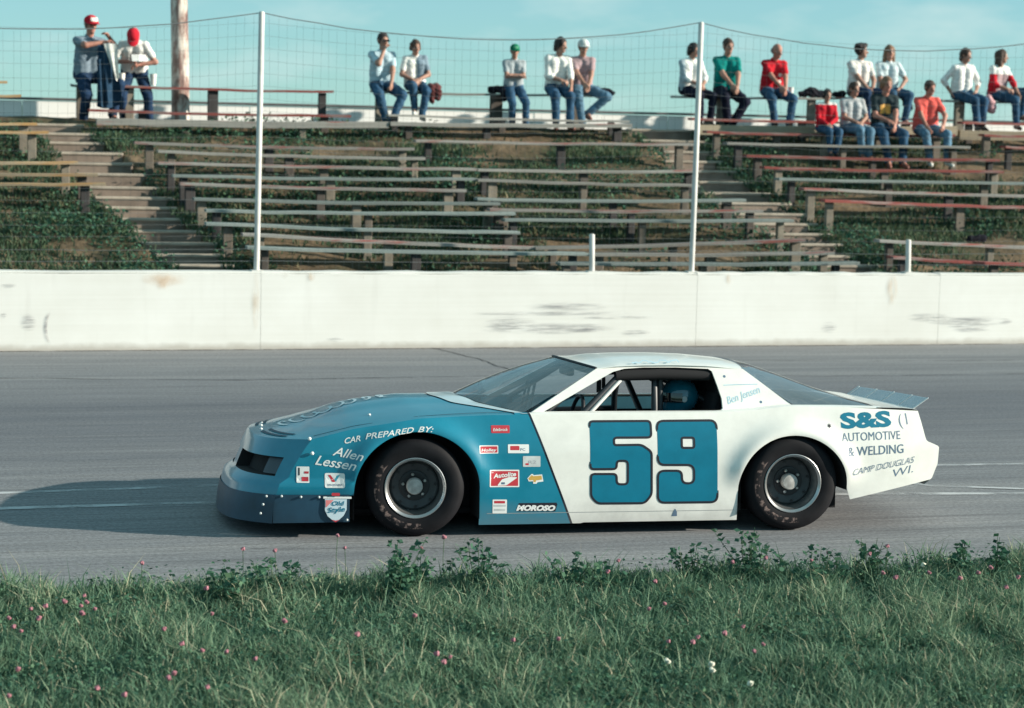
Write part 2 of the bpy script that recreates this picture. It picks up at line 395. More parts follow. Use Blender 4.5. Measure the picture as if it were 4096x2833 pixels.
# the curved tyre mark
mb = MB()
for k in range(14):
    a = -1.15+2.3*k/13; px, py = 232-52*math.cos(a), 1312+78*math.sin(a)
    q = toW(w_at(px, py, 0)); w = .035*math.cos(a)+.008; mb.v += [(q[0]-w/2, -.006, q[2]), (q[0]+w/2, -.006, q[2])]
    if k: mb.f.append((2*k-2, 2*k-1, 2*k+1, 2*k)); mb.m.append(0)
mb.build('scuff_mark', m_stain('tire_scuff_arc', (.28, .28, .30), .36, .62, 9, None, .8), wall)
wall_mark(560, 1085, 760, 1150, M_RUST, 'rust_stain'); wall_mark(620, 1105, 680, 1165, M_RUST, 'rust_stain')
for q in [(1005, 1084, 1040, 1330), (1222, 1086, 1262, 1130), (1126, 1086, 1150, 1120), (3545, 1090, 3590, 1230), (1440, 1090, 1460, 1120), (2900, 1090, 2930, 1140)]: wall_mark(*q, M_RUSTV, 'rust_run')

st1 = [(63, 497, 330, 497), (100, 533, 385, 535), (159, 570, 430, 572), (207, 611, 487, 613), (252, 652, 530, 655), (309, 694, 580, 699), (348, 748, 632, 751), (381, 789, 695, 792),
       (425, 828, 705, 833), (487, 874, 743, 878), (512, 920, 815, 929), (570, 970, 868, 977), (623, 1016, 898, 1023), (690, 1058, 930, 1064)]
st2 = [(2520, 520, 2790, 520), (2575, 560, 2825, 566), (2649, 603, 2861, 612), (2661, 642, 2892, 649), (2700, 682, 2950, 688), (2745, 724, 3013, 733), (2800, 767, 3092, 779), (2870, 809, 3165, 818), (2940, 852, 3230, 860), (3010, 891, 3273, 901),
       (3081, 933, 3330, 940), (3149, 971, 3387, 984), (3225, 1021, 3430, 1028), (3300, 1060, 3516, 1067)]
def stair_mask(s, d, rows, pad):
    """1 where (s, d) lies on a stairway"""
    P_ = [(toW(on_slope(a, b, .06)), toW(on_slope(c_, d_, .06))) for a, b, c_, d_ in rows]; ds = np.array([(p[0][1]+p[1][1])/2 for p in P_]); l = np.array([p[0][0] for p in P_]); r_ = np.array([p[1][0] for p in P_]); o = np.argsort(ds)
    return (s > np.interp(d, ds[o], l[o])-pad) & (s < np.interp(d, ds[o], r_[o])+pad) & (d < ds.max()+.1)
# ---- the grass bank with benches
ns = 300
S = np.concatenate([np.linspace(-14, -3.2, 30), np.linspace(-3, 17, 250), np.linspace(17.5, 30, 20)]); D = np.concatenate([np.linspace(.27, 9.0, 80), np.linspace(9.6, 30, 12)])
SS, DD = np.meshgrid(S, D, indexing='ij')
def hill_z(s, d):
    s = np.asarray(s, float); d = np.asarray(d, float)
    z = zg(d)+(fbm(s*.8, d*.8, 3)-.5)*.16*sstep(.3, 1.2, d)*sstep(9, 7, d)+(fbm(s*3, d*3, 8)-.5)*.07*sstep(9.4, 8.5, d)
    return z-np.clip(d-10.5, 0, 99)*.16
ZZ = hill_z(SS, DD)-.22*np.maximum(stair_mask(SS, DD, st1, -.02), stair_mask(SS, DD, st2, -.02))
mb = MB(); mb.grid(np.stack([SS, DD, ZZ], -1))
hill = mb.build('hill', M_HILL, None, 180); hill.location = Vector(WA); hill.rotation_euler = (0, 0, WANG); tag(hill, kind='structure')

# ---- low white board fence along the crest, with its dark rail
FD = 9.35
fz = lambda x, y: float(w_at(x, y, FD)[2])
bf = empty('boundary_fence', W(0, FD), WANG, 'low white board fence with a dark rail along the hilltop behind the benches', 'fence')
M_BOARD = pm('fence_board', (.90, .89, .86), .7, .03, 2)
FT = (fz(60, 424)+fz(2300, 420))/2
s = -9.0; k = 0
board = None
while s < 28:
    w = 1.22
    if board is None:
        mb = MB(); mb.bevbox((0, 0, 0), (w-.008, .025, FT-2.45), .004); board = mb.build('board', M_BOARD, bf); b_ = board
    else: b_ = board.copy(); link(b_, bf)
    b_.location = (s+w/2, rnd.uniform(-.006, .006), 2.45+(FT-2.45)/2-.03+rnd.uniform(-.006, .006)); s += w
mb = MB(); mb.tube([(-9, -.03, FT+.01), (4, -.03, FT), (16, -.03, FT+.012), (28, -.03, FT)], .022, 8); mb.build('rail', pm('dark_rail', (.10, .09, .09), .7), bf)

# ---- stairways cut into the bank: every tread a slab with a pale nosing
def stairs(name, label, rows, left_in, drop):
    st = empty(name, W(0, 0), WANG, label, 'stairway')
    pts = []
    for (xl, yl, xr, yr) in rows:
        a = toW(on_slope(xl, yl, .05)); b_ = toW(on_slope(xr, yr, .05)); pts.append((a, b_))
    for i, (a, b_) in enumerate(pts):
        d = (a[1]+b_[1])/2; nxt = pts[i-1] if i else None
        dn = (nxt[0][1]+nxt[1][1])/2 if nxt else d+.9
        z = (a[2]+b_[2])/2; dep = max(.25, dn-d)+.03
        zl = z-.42; jl, jr = rnd.uniform(-.05, .05), rnd.uniform(-.05, .05)
        mb = MB(); mb.bevbox(((a[0]+b_[0])/2, d+dep/2+.012, (z-.012+zl)/2), (b_[0]-a[0]+jr, dep, z-.012-zl), .015); sp = mb.build('step', M_CONC, st)
        mb = MB(); mb.bevbox(((a[0]+b_[0])/2, d+.055, z-.014), (b_[0]-a[0]+jr+.01, .125, .045), .012); mb.build('nosing', M_CONCTOP, sp)
    return st
stairs('stairway', 'concrete stairway up the bank beside the utility pole, half in shadow', st1, .3, .4)
stairs('stairway', 'overgrown concrete stairway up the bank behind the tall post near the car roof', st2, .3, .4)

# ---- catch fence on the wall
cf = empty('catch_fence', W(0, .13, WALLH), WANG, 'tall wire catch fence with galvanised posts on top of the white wall', 'fence')
def wl(x, y, d=.13):
    q = toW(w_at(x, y, d)); return (q[0], q[1]-.13, q[2]-WALLH)
def post(base, top, r, name='post'):
    mb = MB(); b0 = Vector(wl(*base)); t0 = Vector(wl(*top)); b0.z = -.02
    mb.tube([b0, b0+(t0-b0)*.999, t0+(t0-b0).normalized()*.012], [r, r, r*.7], 12)
    mb.build(name, M_GALV, cf, 40)
    mb = MB(); mb.bevbox(b0+Vector((0, 0, .025)), (.14, .14, .02), .004); mb.build('base_plate', M_GALV, cf); return b0, t0
pB, pT = post((1026, 1086), (1047, 50), .036)
qB, qT = post((2766, 1082), (2805, 92), .036)
post((2368, 1086), (2368, 940), .036, 'short_post'); post((3632, 1088), (3634, 962), .036, 'short_post')
# off-frame neighbours carry the wires on
dA = qT-pT; l0 = pT-dA; r0 = qT+dA
for b0, t0 in ((pB-(qB-pB), l0), (qB+(qB-pB), r0)):
    mb = MB(); mb.tube([b0, t0], .036, 12); mb.build('post', M_GALV, cf, 40)
wm = MB()
def sag(a, b_, h, n=16, r=.005, extra=None):
    P = [Vector(a).lerp(Vector(b_), i/n)-Vector((0, 0, h*4*(i/n)*(1-i/n)))+Vector((0, 0, rnd.uniform(-.006, .006))) for i in range(n+1)]
    wm.tube(P, r, 4, cap=False)
for a, b_, h in ((l0, pT, .26), (pT, qT, .27), (qT, r0, .30)):
    sag(a, b_, h, r=.006); 
    ab, bb = Vector((a.x, a.y, 0)), Vector((b_.x, b_.y, 0))
    for k in range(20):
        f = .04+k*.0485
        sag(ab.lerp(a, f), bb.lerp(b_, f), .13*f+rnd.uniform(-.02, .03), r=.0013 if k not in (0, 1) else .0024)
    n = int((b_.x-a.x)/.105)
    for i in range(1, n):
        f = i/n; top = a.lerp(b_, f).z-h*4*f*(1-f)-.02; x = a.x+(b_.x-a.x)*f; y = a.y+(b_.y-a.y)*f
        wm.tube([(x+rnd.uniform(-.02, .02), y, .02), (x+rnd.uniform(-.02, .02), y, top*.5), (x+rnd.uniform(-.02, .02), y, top)], .0011, 3, cap=False)
wmo = wm.build('wire_mesh', M_WIRE, cf); tag(wmo, kind='stuff')

# ---- utility pole
def m_pole():
    mt, t, b = nodes('weathered_pole'); b.inputs['Roughness'].default_value = .85
    n1 = noise(t, 1, 5, .6, stretch=(7, 7, 2.6)); n2 = noise(t, 1, 4, .5, stretch=(26, 26, 1.2))
    c = ramp(t, n1, [(.34, (.11, .055, .05)), (.46, (.30, .20, .17)), (.60, (.66, .60, .53))])
    c = mixc(t, .4, c, ramp(t, n2, [(.35, (.3, .3, .3)), (.65, (.7, .7, .7))]), 'OVERLAY')
    t.links.new(c, b.inputs['Base Color']); bump(t, b, n2, .5, .02); return mt
pb = w_at(719, 466, 8.35); ps = toW(pb)
pole = empty('utility_pole', (pb[0], pb[1], 2.6), 0, 'weathered wooden utility pole rising behind the top bench', 'pole')
mb = MB(); mb.tube([(.02, 0, -.3), (.0, 0, 1.0), (-.035, 0, 2.5), (-.10, 0, 7.5)], [.148, .140, .130, .11], 20); mb.build('shaft', m_pole(), pole, 60)

# ================================================================== BENCHES
def m_plank(name, wood, paint, amount):
    mt, t, b = nodes(name); b.inputs['Roughness'].default_value = .85; b.inputs['Specular IOR Level'].default_value = .2
    grain = noise(t, 1, 5, .6, stretch=(1.2, 40, 40)); patch = noise(t, 1, 4, .6, stretch=(.9, 6, 9))
    tc = t.nodes.new('ShaderNodeTexCoord'); sx = t.nodes.new('ShaderNodeSeparateXYZ'); t.links.new(tc.outputs['Object'], sx.inputs[0])
    oi = t.nodes.new('ShaderNodeObjectInfo')
    c = ramp(t, grain, [(.3, tuple(x*.7 for x in wood)), (.65, tuple(x*1.15 for x in wood))])
    pp = ramp(t, patch, [(.62-amount, (0, 0, 0)), (.72-amount, (1, 1, 1))])
    c = mixc(t, pp, c, ramp(t, grain, [(.3, tuple(x*.8 for x in paint)), (.7, paint)]))
    hs = t.nodes.new('ShaderNodeHueSaturation'); t.links.new(c, hs.inputs['Color'])
    t.links.new(math_n(t, 'ADD', math_n(t, 'MULTIPLY', oi.outputs['Random'], .45), .8), hs.inputs['Value'])
    t.links.new(hs.outputs[0], b.inputs['Base Color']); bump(t, b, grain, .4, .005); return mt
PLK = {'grey': m_plank('grey_plank', (.25, .245, .225), (.28, .10, .085), .06), 'mix': m_plank('worn_red_plank', (.27, .26, .24), (.30, .085, .07), .12),
       'red': m_plank('red_plank', (.27, .20, .185), (.27, .075, .065), .24), 'tan': m_plank('tan_kerb', (.27, .23, .17), (.34, .285, .205), .2), 'orange': m_plank('ochre_plank', (.36, .29, .20), (.42, .25, .11), .16),
       'green': m_plank('green_grey_plank', (.23, .26, .245), (.21, .25, .24), .2)}
M_POST = [pm('bench_post_%d' % i, c, .9, .3, 5, .4) for i, c in enumerate([(.085, .07, .06), (.15, .125, .10), (.05, .045, .045), (.22, .19, .15)])]
BENCH = {}
def bench(key, x0, y0, x1, y1, mat, label, h=.42, thick=.038, deep=.215, group='plank benches on the bank', posts=None, cat='bench', name='plank_bench', yaw=0.0, d=None, pw=.115):
    c = on_slope((x0+x1)/2, (y0+y1)/2, h); sc = toW(c)
    dd = sc[1] if d is None else d
    nrm = _wn*math.cos(yaw)+_wa*math.sin(yaw); c0 = w_at((x0+x1)/2, (y0+y1)/2, dd)
    A = on_plane(x0, y0, c0, nrm); B = on_plane(x1, y1, c0, nrm)
    v = B-A; Ln = float(np.linalg.norm(v)); rz = math.atan2(v[1], v[0]); tl = math.asin(v[2]/Ln)
    mid = (A+B)/2; e = empty(name, mid, rz, label, cat, group)
    M = Matrix.Rotation(-tl, 3, 'Y')
    mb = MB(); n = 10; prof = []
    # a long sawn plank, a little bowed and chipped at the ends
    P = []
    for k in range(n+1):
        x = -Ln/2+Ln*k/n; bow = -.018*math.sin(math.pi*k/n)+rnd.uniform(-.006, .006)
        hw = deep/2*(1 if 0 < k < n else .985)
        P.append([tuple(M @ Vector((x, yy, zz+bow))) for yy, zz in ((-hw, -thick), (-hw, -.006), (-hw+.006, 0), (hw-.006, 0), (hw, -.006), (hw, -thick))])
    mb.grid([p+[p[0]] for p in P], flip=True); mb.add(P[0], [(0, 1, 2, 3, 4, 5)]); mb.add(P[-1], [(5, 4, 3, 2, 1, 0)])
    mb.build('plank', PLK[mat], e)
    if posts is None:
        k = max(2, int(round(Ln/2.1))+1); posts = [(.05+.9*i/(k-1))+rnd.uniform(-.025, .025) for i in range(k)]
    for f in posts:
        x = -Ln/2+Ln*f; p = mid+v*(f-.5); g_ = float(hill_z(*toW(p)[:2]))
        top = v[2]*(f-.5)-thick-.002; bot = g_-mid[2]-.12
        if bot > top-.05: bot = top-.1
        w = pw*rnd.uniform(.8, 1.2); mb = MB()
        mb.bevbox((x, rnd.uniform(-.01, .05), (top+bot)/2), (w, .09, top-bot), .008, Matrix.Rotation(rnd.uniform(-.03, .03), 3, 'Z'))
        mb.build('post', rnd.choice(M_POST), e)
    BENCH[key] = dict(c=c0, n=nrm, obj=e, mid=mid, v=v)
    return e
MIDB = 'in the block between the two stairways'
L1 = ['lowest', 'second', 'third', 'fourth', 'fifth', 'sixth', 'seventh', 'eighth', 'ninth', 'tenth', 'eleventh', 'twelfth']
# between the stairways, near half (ends at the first stairway)
for i, (x0, y0, x1, y1, mt) in enumerate([(985, 985, 2346, 1010, 'green'), (967, 931, 2134, 985, 'mix'), (821, 888, 2073, 925, 'green'), (821, 838, 2055, 848, 'green'), (773, 791, 1994, 810, 'green'),
                                          (718, 729, 1859, 756, 'mix'), (688, 697, 1900, 712, 'green'), (630, 646, 1900, 672, 'mix'), (630, 600, 1695, 630, 'grey'), (536, 567, 1652, 592, 'mix')]):
    bench('L%d' % i, x0, y0, x1, y1, mt, 'weathered plank bench beside the pole stairway, %s row up from the white wall' % L1[i])
# between the stairways, far half (ends at the second stairway)
for i, (x0, y0, x1, y1, mt) in enumerate([(2231, 1047, 3427, 1046, 'green'), (2360, 1012, 3327, 1005, 'grey'), (2134, 986, 3211, 954, 'grey'), (2012, 873, 3165, 876, 'green'), (1952, 832, 3043, 840, 'mix'), (1903, 791, 2974, 797, 'green'),
                                          (1905, 714, 2790, 737, 'grey'), (1905, 674, 2795, 681, 'grey'), (1658, 557, 2790, 574, 'mix')]):
    bench('C%d' % i, x0, y0, x1, y1, mt, 'grey plank bench running to the overgrown stairway, %s row up from the wall' % L1[i])
# beyond the second stairway
for i, (x0, y0, x1, y1, mt) in enumerate([(3560, 1025, 4400, 1060, 'red'), (3506, 957, 4400, 990, 'mix'), (3289, 796, 4400, 832, 'red'), (3206, 752, 4400, 783, 'mix'), (3107, 711, 4400, 730, 'green'),
                                          (3048, 666, 4003, 682, 'red'), (2978, 619, 3988, 636, 'red'), (2900, 568, 3870, 584, 'grey')]):
    bench('R%d' % i, x0, y0, x1, y1, mt, 'reddish plank bench beyond the overgrown stairway, %s row up from the white wall' % L1[i])
bench('Rfront', 2819, 524, 3810, 539, 'red', 'red plank bench where the child in red and three men sit', h=.42)
bench('R9', 3926, 537, 4500, 541, 'red', 'short red bench at the picture edge below the woman in red and white')
bench('R10', 4011, 584, 4500, 588, 'red', 'lower short red bench at the picture edge above a grey post')
# ochre benches before the first stairway
for i, (x0, y0, x1, y1) in enumerate([(-700, 722, 421, 731), (-700, 672, 389, 696), (-700, 634, 309, 646), (-700, 520, 193, 524), (-700, 484, 147, 491), (-500, 376, 84, 380), (-500, 322, 28, 324)]):
    bench('O%d' % i, x0, y0, x1, y1, 'orange', 'ochre plank bench on the near side of the pole stairway, %s from the bottom' % L1[i].replace('lowest', 'first'), h=.42 if y0 > 450 else .5, posts=None if y0 > 450 else [.15, .45])
# top row seats, their foot boards and the timber kerbs they stand behind
bench('T0', 465, 339, 1331, 364, 'red', 'red top bench in front of the utility pole', d=8.0, posts=[.06, .44, .95], pw=.15)
bench('T0b', 283, 334, 352, 338, 'grey', 'short dark bench end behind the man holding the jacket', d=8.05, posts=[.5], pw=.1)
bench('T1', 1486, 362, 2372, 378, 'grey', 'grey top bench under the man in sunglasses and the boy in the green cap', d=8.0, posts=[.04, .56, .93], pw=.17)
bench('T2', 2690, 382, 3400, 389, 'grey', 'grey top bench under the men in teal and red shirts', d=8.0, posts=[.28, .78], pw=.17)
bench('T3', 3759, 399, 4400, 406, 'grey', 'dark top bench at the picture edge under the woman in a white blouse', d=8.0, posts=[.12, .9], pw=.17)
FT_ = 'foot boards below the top benches'
bench('F0', 353, 437, 1399, 459, 'red', 'narrow red foot board below the red top bench', d=7.45, thick=.04, deep=.22, group=FT_, posts=[.2, .9], cat='foot board', name='foot_board')
bench('F1', 1548, 456, 2510, 482, 'grey', 'narrow grey foot board below the boy in the green cap', d=7.45, thick=.035, deep=.22, group=FT_, posts=[.03, .47, .93], cat='foot board', name='foot_board')
bench('F2', 2760, 471, 3643, 488, 'red', 'narrow red foot board below the men in teal and red shirts', d=7.45, thick=.04, deep=.22, group=FT_, posts=[.08, .5, .97], cat='foot board', name='foot_board')
bench('F3', 3840, 487, 4400, 490, 'red', 'narrow red foot board below the woman in a white blouse', d=7.45, thick=.04, deep=.22, group=FT_, posts=[.07, .6], cat='foot board', name='foot_board')
KB = 'timber kerbs on the hilltop'
bench('K0', 385, 473, 1550, 487, 'grey', 'grey timber kerb at the foot of the utility pole', d=7.1, h=.1, thick=.10, deep=.2, group=KB, posts=[.3, .7], cat='kerb', name='timber_kerb')
bench('K1', 1556, 487, 2519, 494, 'grey', 'grey timber kerb below the man in the white cap', d=7.1, h=.1, thick=.06, deep=.25, group=KB, posts=[.08, .4, .95], cat='kerb', name='timber_kerb')
bench('K2', 2790, 498, 3820, 506, 'tan', 'tan timber kerb behind the child in red', d=7.1, h=.1, thick=.16, deep=.2, group=KB, posts=[.3, .7], cat='kerb', name='timber_kerb')
bench('K3', 3830, 520, 4400, 522, 'tan', 'tan timber kerb at the picture edge below the woman in a white blouse', d=7.1, h=.1, thick=.16, deep=.2, group=KB, posts=[.3, .7], cat='kerb', name='timber_kerb')

# ================================================================== PEOPLE
def surfnet(F, org, h):
    """naive surface nets on a scalar grid (inside < 0) -> verts, quads"""
    nx, ny, nz = F.shape; ins = F < 0
    c = [F[i:nx-1+i, j:ny-1+j, k:nz-1+k] for i in (0, 1) for j in (0, 1) for k in (0, 1)]
    sgn = sum((q < 0).astype(np.int8) for q in c); act = (sgn > 0) & (sgn < 8)
    idx = -np.ones(act.shape, np.int64); ijk = np.argwhere(act); idx[act] = np.arange(len(ijk))
    if not len(ijk): return np.zeros((0, 3)), np.zeros((0, 4), int)
    cv = np.stack([q[act] for q in c], 1); off = np.array([(i, j, k) for i in (0, 1) for j in (0, 1) for k in (0, 1)], float)
    acc = np.zeros((len(ijk), 3)); cnt = np.zeros(len(ijk))
    for a in range(8):
        for b in range(a+1, 8):
            if np.abs(off[a]-off[b]).sum() != 1: continue
            m_ = (cv[:, a] < 0) != (cv[:, b] < 0)
            t = cv[m_, a]/(cv[m_, a]-cv[m_, b]+1e-12); acc[m_] += off[a]+t[:, None]*(off[b]-off[a]); cnt[m_] += 1
    V = org+(ijk+acc/np.maximum(cnt, 1)[:, None])*h
    Q = []
    for ax in range(3):
        sl0 = [slice(1, -1)]*3; sl0[ax] = slice(0, -1); sl1 = list(sl0); sl1[ax] = slice(1, None)
        a = ins[tuple(sl0)]; b = ins[tuple(sl1)]; e = np.argwhere(a != b)
        if not len(e): continue
        st = a[tuple(e.T)]; o1 = [1, 1, 1]; o1[ax] = 0; p = e+np.array(o1)
        u, w = [(1, 2), (2, 0), (0, 1)][ax]; q = []
        for du, dw in ((0, 0), (1, 0), (1, 1), (0, 1)):
            r = p.copy(); r[:, u] -= du; r[:, w] -= dw; q.append(idx[tuple(r.T)])
        q = np.stack(q, 1); q[~st] = q[~st][:, ::-1]; Q.append(q)
    return V, np.concatenate(Q)
def field(prims, h, k=.025, pad=.05, cuts=(), wrinkle=0, seed=0):
    """smooth union of tapered capsules (a, b, ra, rb) and ellipsoids ('e', c, (rx,ry,rz)[, 3x3])"""
    lo = np.full(3, 1e9); hi = -lo; bb = []
    for p in prims:
        if isinstance(p[0], str): r = max(p[2]); l, u = np.array(p[1])-r, np.array(p[1])+r
        else: l = np.minimum(np.array(p[0])-p[2], np.array(p[1])-p[3]); u = np.maximum(np.array(p[0])+p[2], np.array(p[1])+p[3])
        bb.append((l, u)); lo = np.minimum(lo, l); hi = np.maximum(hi, u)
    lo = lo-pad; n = np.ceil((hi+pad-lo)/h).astype(int)+1
    F = np.full(n, .12)
    ax = [lo[i]+np.arange(n[i])*h for i in range(3)]
    for p, (l, u) in zip(prims, bb):
        i0 = np.maximum(np.floor((l-.09-lo)/h).astype(int), 0); i1 = np.minimum(np.ceil((u+.09-lo)/h).astype(int)+1, n)
        X, Y, Z = np.meshgrid(*[ax[i][i0[i]:i1[i]] for i in range(3)], indexing='ij')
        if isinstance(p[0], str):
            d = np.stack([X-p[1][0], Y-p[1][1], Z-p[1][2]], -1)
            if len(p) > 3: d = d @ np.asarray(p[3])
            q = d/np.array(p[2]); L = np.sqrt((q**2).sum(-1)); D = (L-1)*min(p[2])
        else:
            a = np.array(p[0]); v = np.array(p[1])-a; vv = max(v@v, 1e-9)
            t = np.clip(((X-a[0])*v[0]+(Y-a[1])*v[1]+(Z-a[2])*v[2])/vv, 0, 1)
            D = np.sqrt((X-a[0]-t*v[0])**2+(Y-a[1]-t*v[1])**2+(Z-a[2]-t*v[2])**2)-(p[2]+(p[3]-p[2])*t)
        s = tuple(slice(i0[i], i1[i]) for i in range(3)); A = F[s]
        hh = np.clip(.5+.5*(A-D)/k, 0, 1); F[s] = A*(1-hh)+D*hh-k*hh*(1-hh)
    if wrinkle or cuts:
        X, Y, Z = np.meshgrid(*ax, indexing='ij')
        if wrinkle: F += wrinkle*(np.sin(X*31+seed+4*np.sin(Z*13+seed))*np.sin(Z*47+2*np.sin(X*17+seed))+.6*np.sin(Y*40+Z*25+seed))
        for (c0, nn) in cuts: F = np.maximum(F, (X-c0[0])*nn[0]+(Y-c0[1])*nn[1]+(Z-c0[2])*nn[2])
    return F, lo
def blob(name, prims, mat, parent, h=.013, k=.025, cuts=(), wrinkle=0, seed=0, mids=None):
    F, lo = field(prims, h, k, cuts=cuts, wrinkle=wrinkle, seed=seed); V, Q = surfnet(F, lo, h)
    return mobj(name, V, Q, mat, parent, 180, None if mids is None else mids(V[Q].mean(1)))
def ik(a, t, l1, l2, hint):
    a = np.array(a, float); t = np.array(t, float); d = t-a; L = np.linalg.norm(d); L2 = min(L, (l1+l2)*.995)
    if L > L2: t = a+d/L*L2; d = t-a; L = L2
    x = (l1*l1-l2*l2+L*L)/(2*L); y = math.sqrt(max(l1*l1-x*x, 0)); u = d/L
    hh = np.array(hint, float); hh = hh-u*(hh@u); hh /= max(np.linalg.norm(hh), 1e-6)
    return a+u*x+hh*y, t
def rot(ax, a):
    c, s = math.cos(a), math.sin(a)
    return {'x': np.array([[1, 0, 0], [0, c, -s], [0, s, c]]), 'y': np.array([[c, 0, s], [0, 1, 0], [-s, 0, c]]), 'z': np.array([[c, -s, 0], [s, c, 0], [0, 0, 1]])}[ax]
def hand_prims(w, dirv, nrm, S, curl=.9, side=1):
    """palm, four unequal bent fingers and a thumb off the side of the palm"""
    d = dirv/np.linalg.norm(dirv); n = nrm-d*(nrm@d); n /= max(np.linalg.norm(n), 1e-6); s = np.cross(d, n)*side
    out = []; pb = w; pe = w+d*.085*S
    for q in (-.028, -.009, .010, .028): out.append((pb+s*q*.7*S, pe+s*q*S, .017*S, .013*S))
    for q, ln in ((-.030, .060), (-.010, .074), (.011, .078), (.031, .068)):
        k0 = pe+s*q*S; d1 = d*math.cos(curl*.7)+n*math.sin(curl*.7); k1 = k0+d1*ln*.5*S
        d2 = d*math.cos(curl*1.6)+n*math.sin(curl*1.6); k2 = k1+d2*ln*.5*S
        out += [(k0, k1, .0095*S, .0085*S), (k1, k2, .0085*S, .007*S)]
    t0 = w+d*.025*S+s*.032*S; t1 = t0+(d*.6+s*.6+n*.4)*.04*S; t2 = t1+(d*.8+n*.5)*.032*S
    return out+[(t0, t1, .013*S, .011*S), (t1, t2, .011*S, .008*S)]
M_SKIN = pm('skin', (.36, .19, .135), .6, .15, 12)
M_SKINR = pm('skin_ruddy', (.40, .18, .13), .6, .15, 12)
M_DARKF = pm('face_dark', (.06, .035, .03), .6, 0)
M_LIP = pm('lip', (.32, .12, .10), .55, 0)
def cloth(name, c, var=.12): return pm(name, c, .9, var+.10, 9, .6, spec=.12, bscale=26)
def m_plaid(name, base, a, b_, sc=26):
    mt, t, b = nodes(name); b.inputs['Roughness'].default_value = .9
    tc = t.nodes.new('ShaderNodeTexCoord')
    def wv(axis, s):
        w = t.nodes.new('ShaderNodeTexWave'); w.bands_direction = axis; w.inputs['Scale'].default_value = s; w.inputs['Distortion'].default_value = 1.2
        t.links.new(tc.outputs['Object'], w.inputs[0]); return ramp(t, w.outputs[1], [(.45, (0, 0, 0)), (.55, (1, 1, 1))])
    c = mixc(t, math_n(t, 'MULTIPLY', wv('X', sc), .6), base, a); c = mixc(t, math_n(t, 'MULTIPLY', wv('Z', sc*.8), .6), c, b_)
    t.links.new(c, b.inputs['Base Color']); return mt
JEANS = cloth('blue_denim', (.035, .085, .15), .35); JEANS2 = cloth('faded_denim', (.10, .19, .27), .35); DARKT = cloth('dark_trousers', (.012, .014, .028), .3); JEANS3 = cloth('dark_denim', (.018, .04, .085), .3)
SHOE = pm('dark_shoe', (.04, .03, .03), .6, .2); SHOEB = pm('brown_shoe', (.20, .07, .05), .6, .2); SHOEW = pm('white_shoe', (.62, .62, .58), .6, .15)
HAIR = {k: pm('hair_'+k, c, .7, .35, 40, .5, bscale=120) for k, c in dict(dark=(.018, .012, .012), brown=(.06, .032, .022), light=(.20, .11, .06), grey=(.10, .08, .075)).items()}
PEOPLE = []
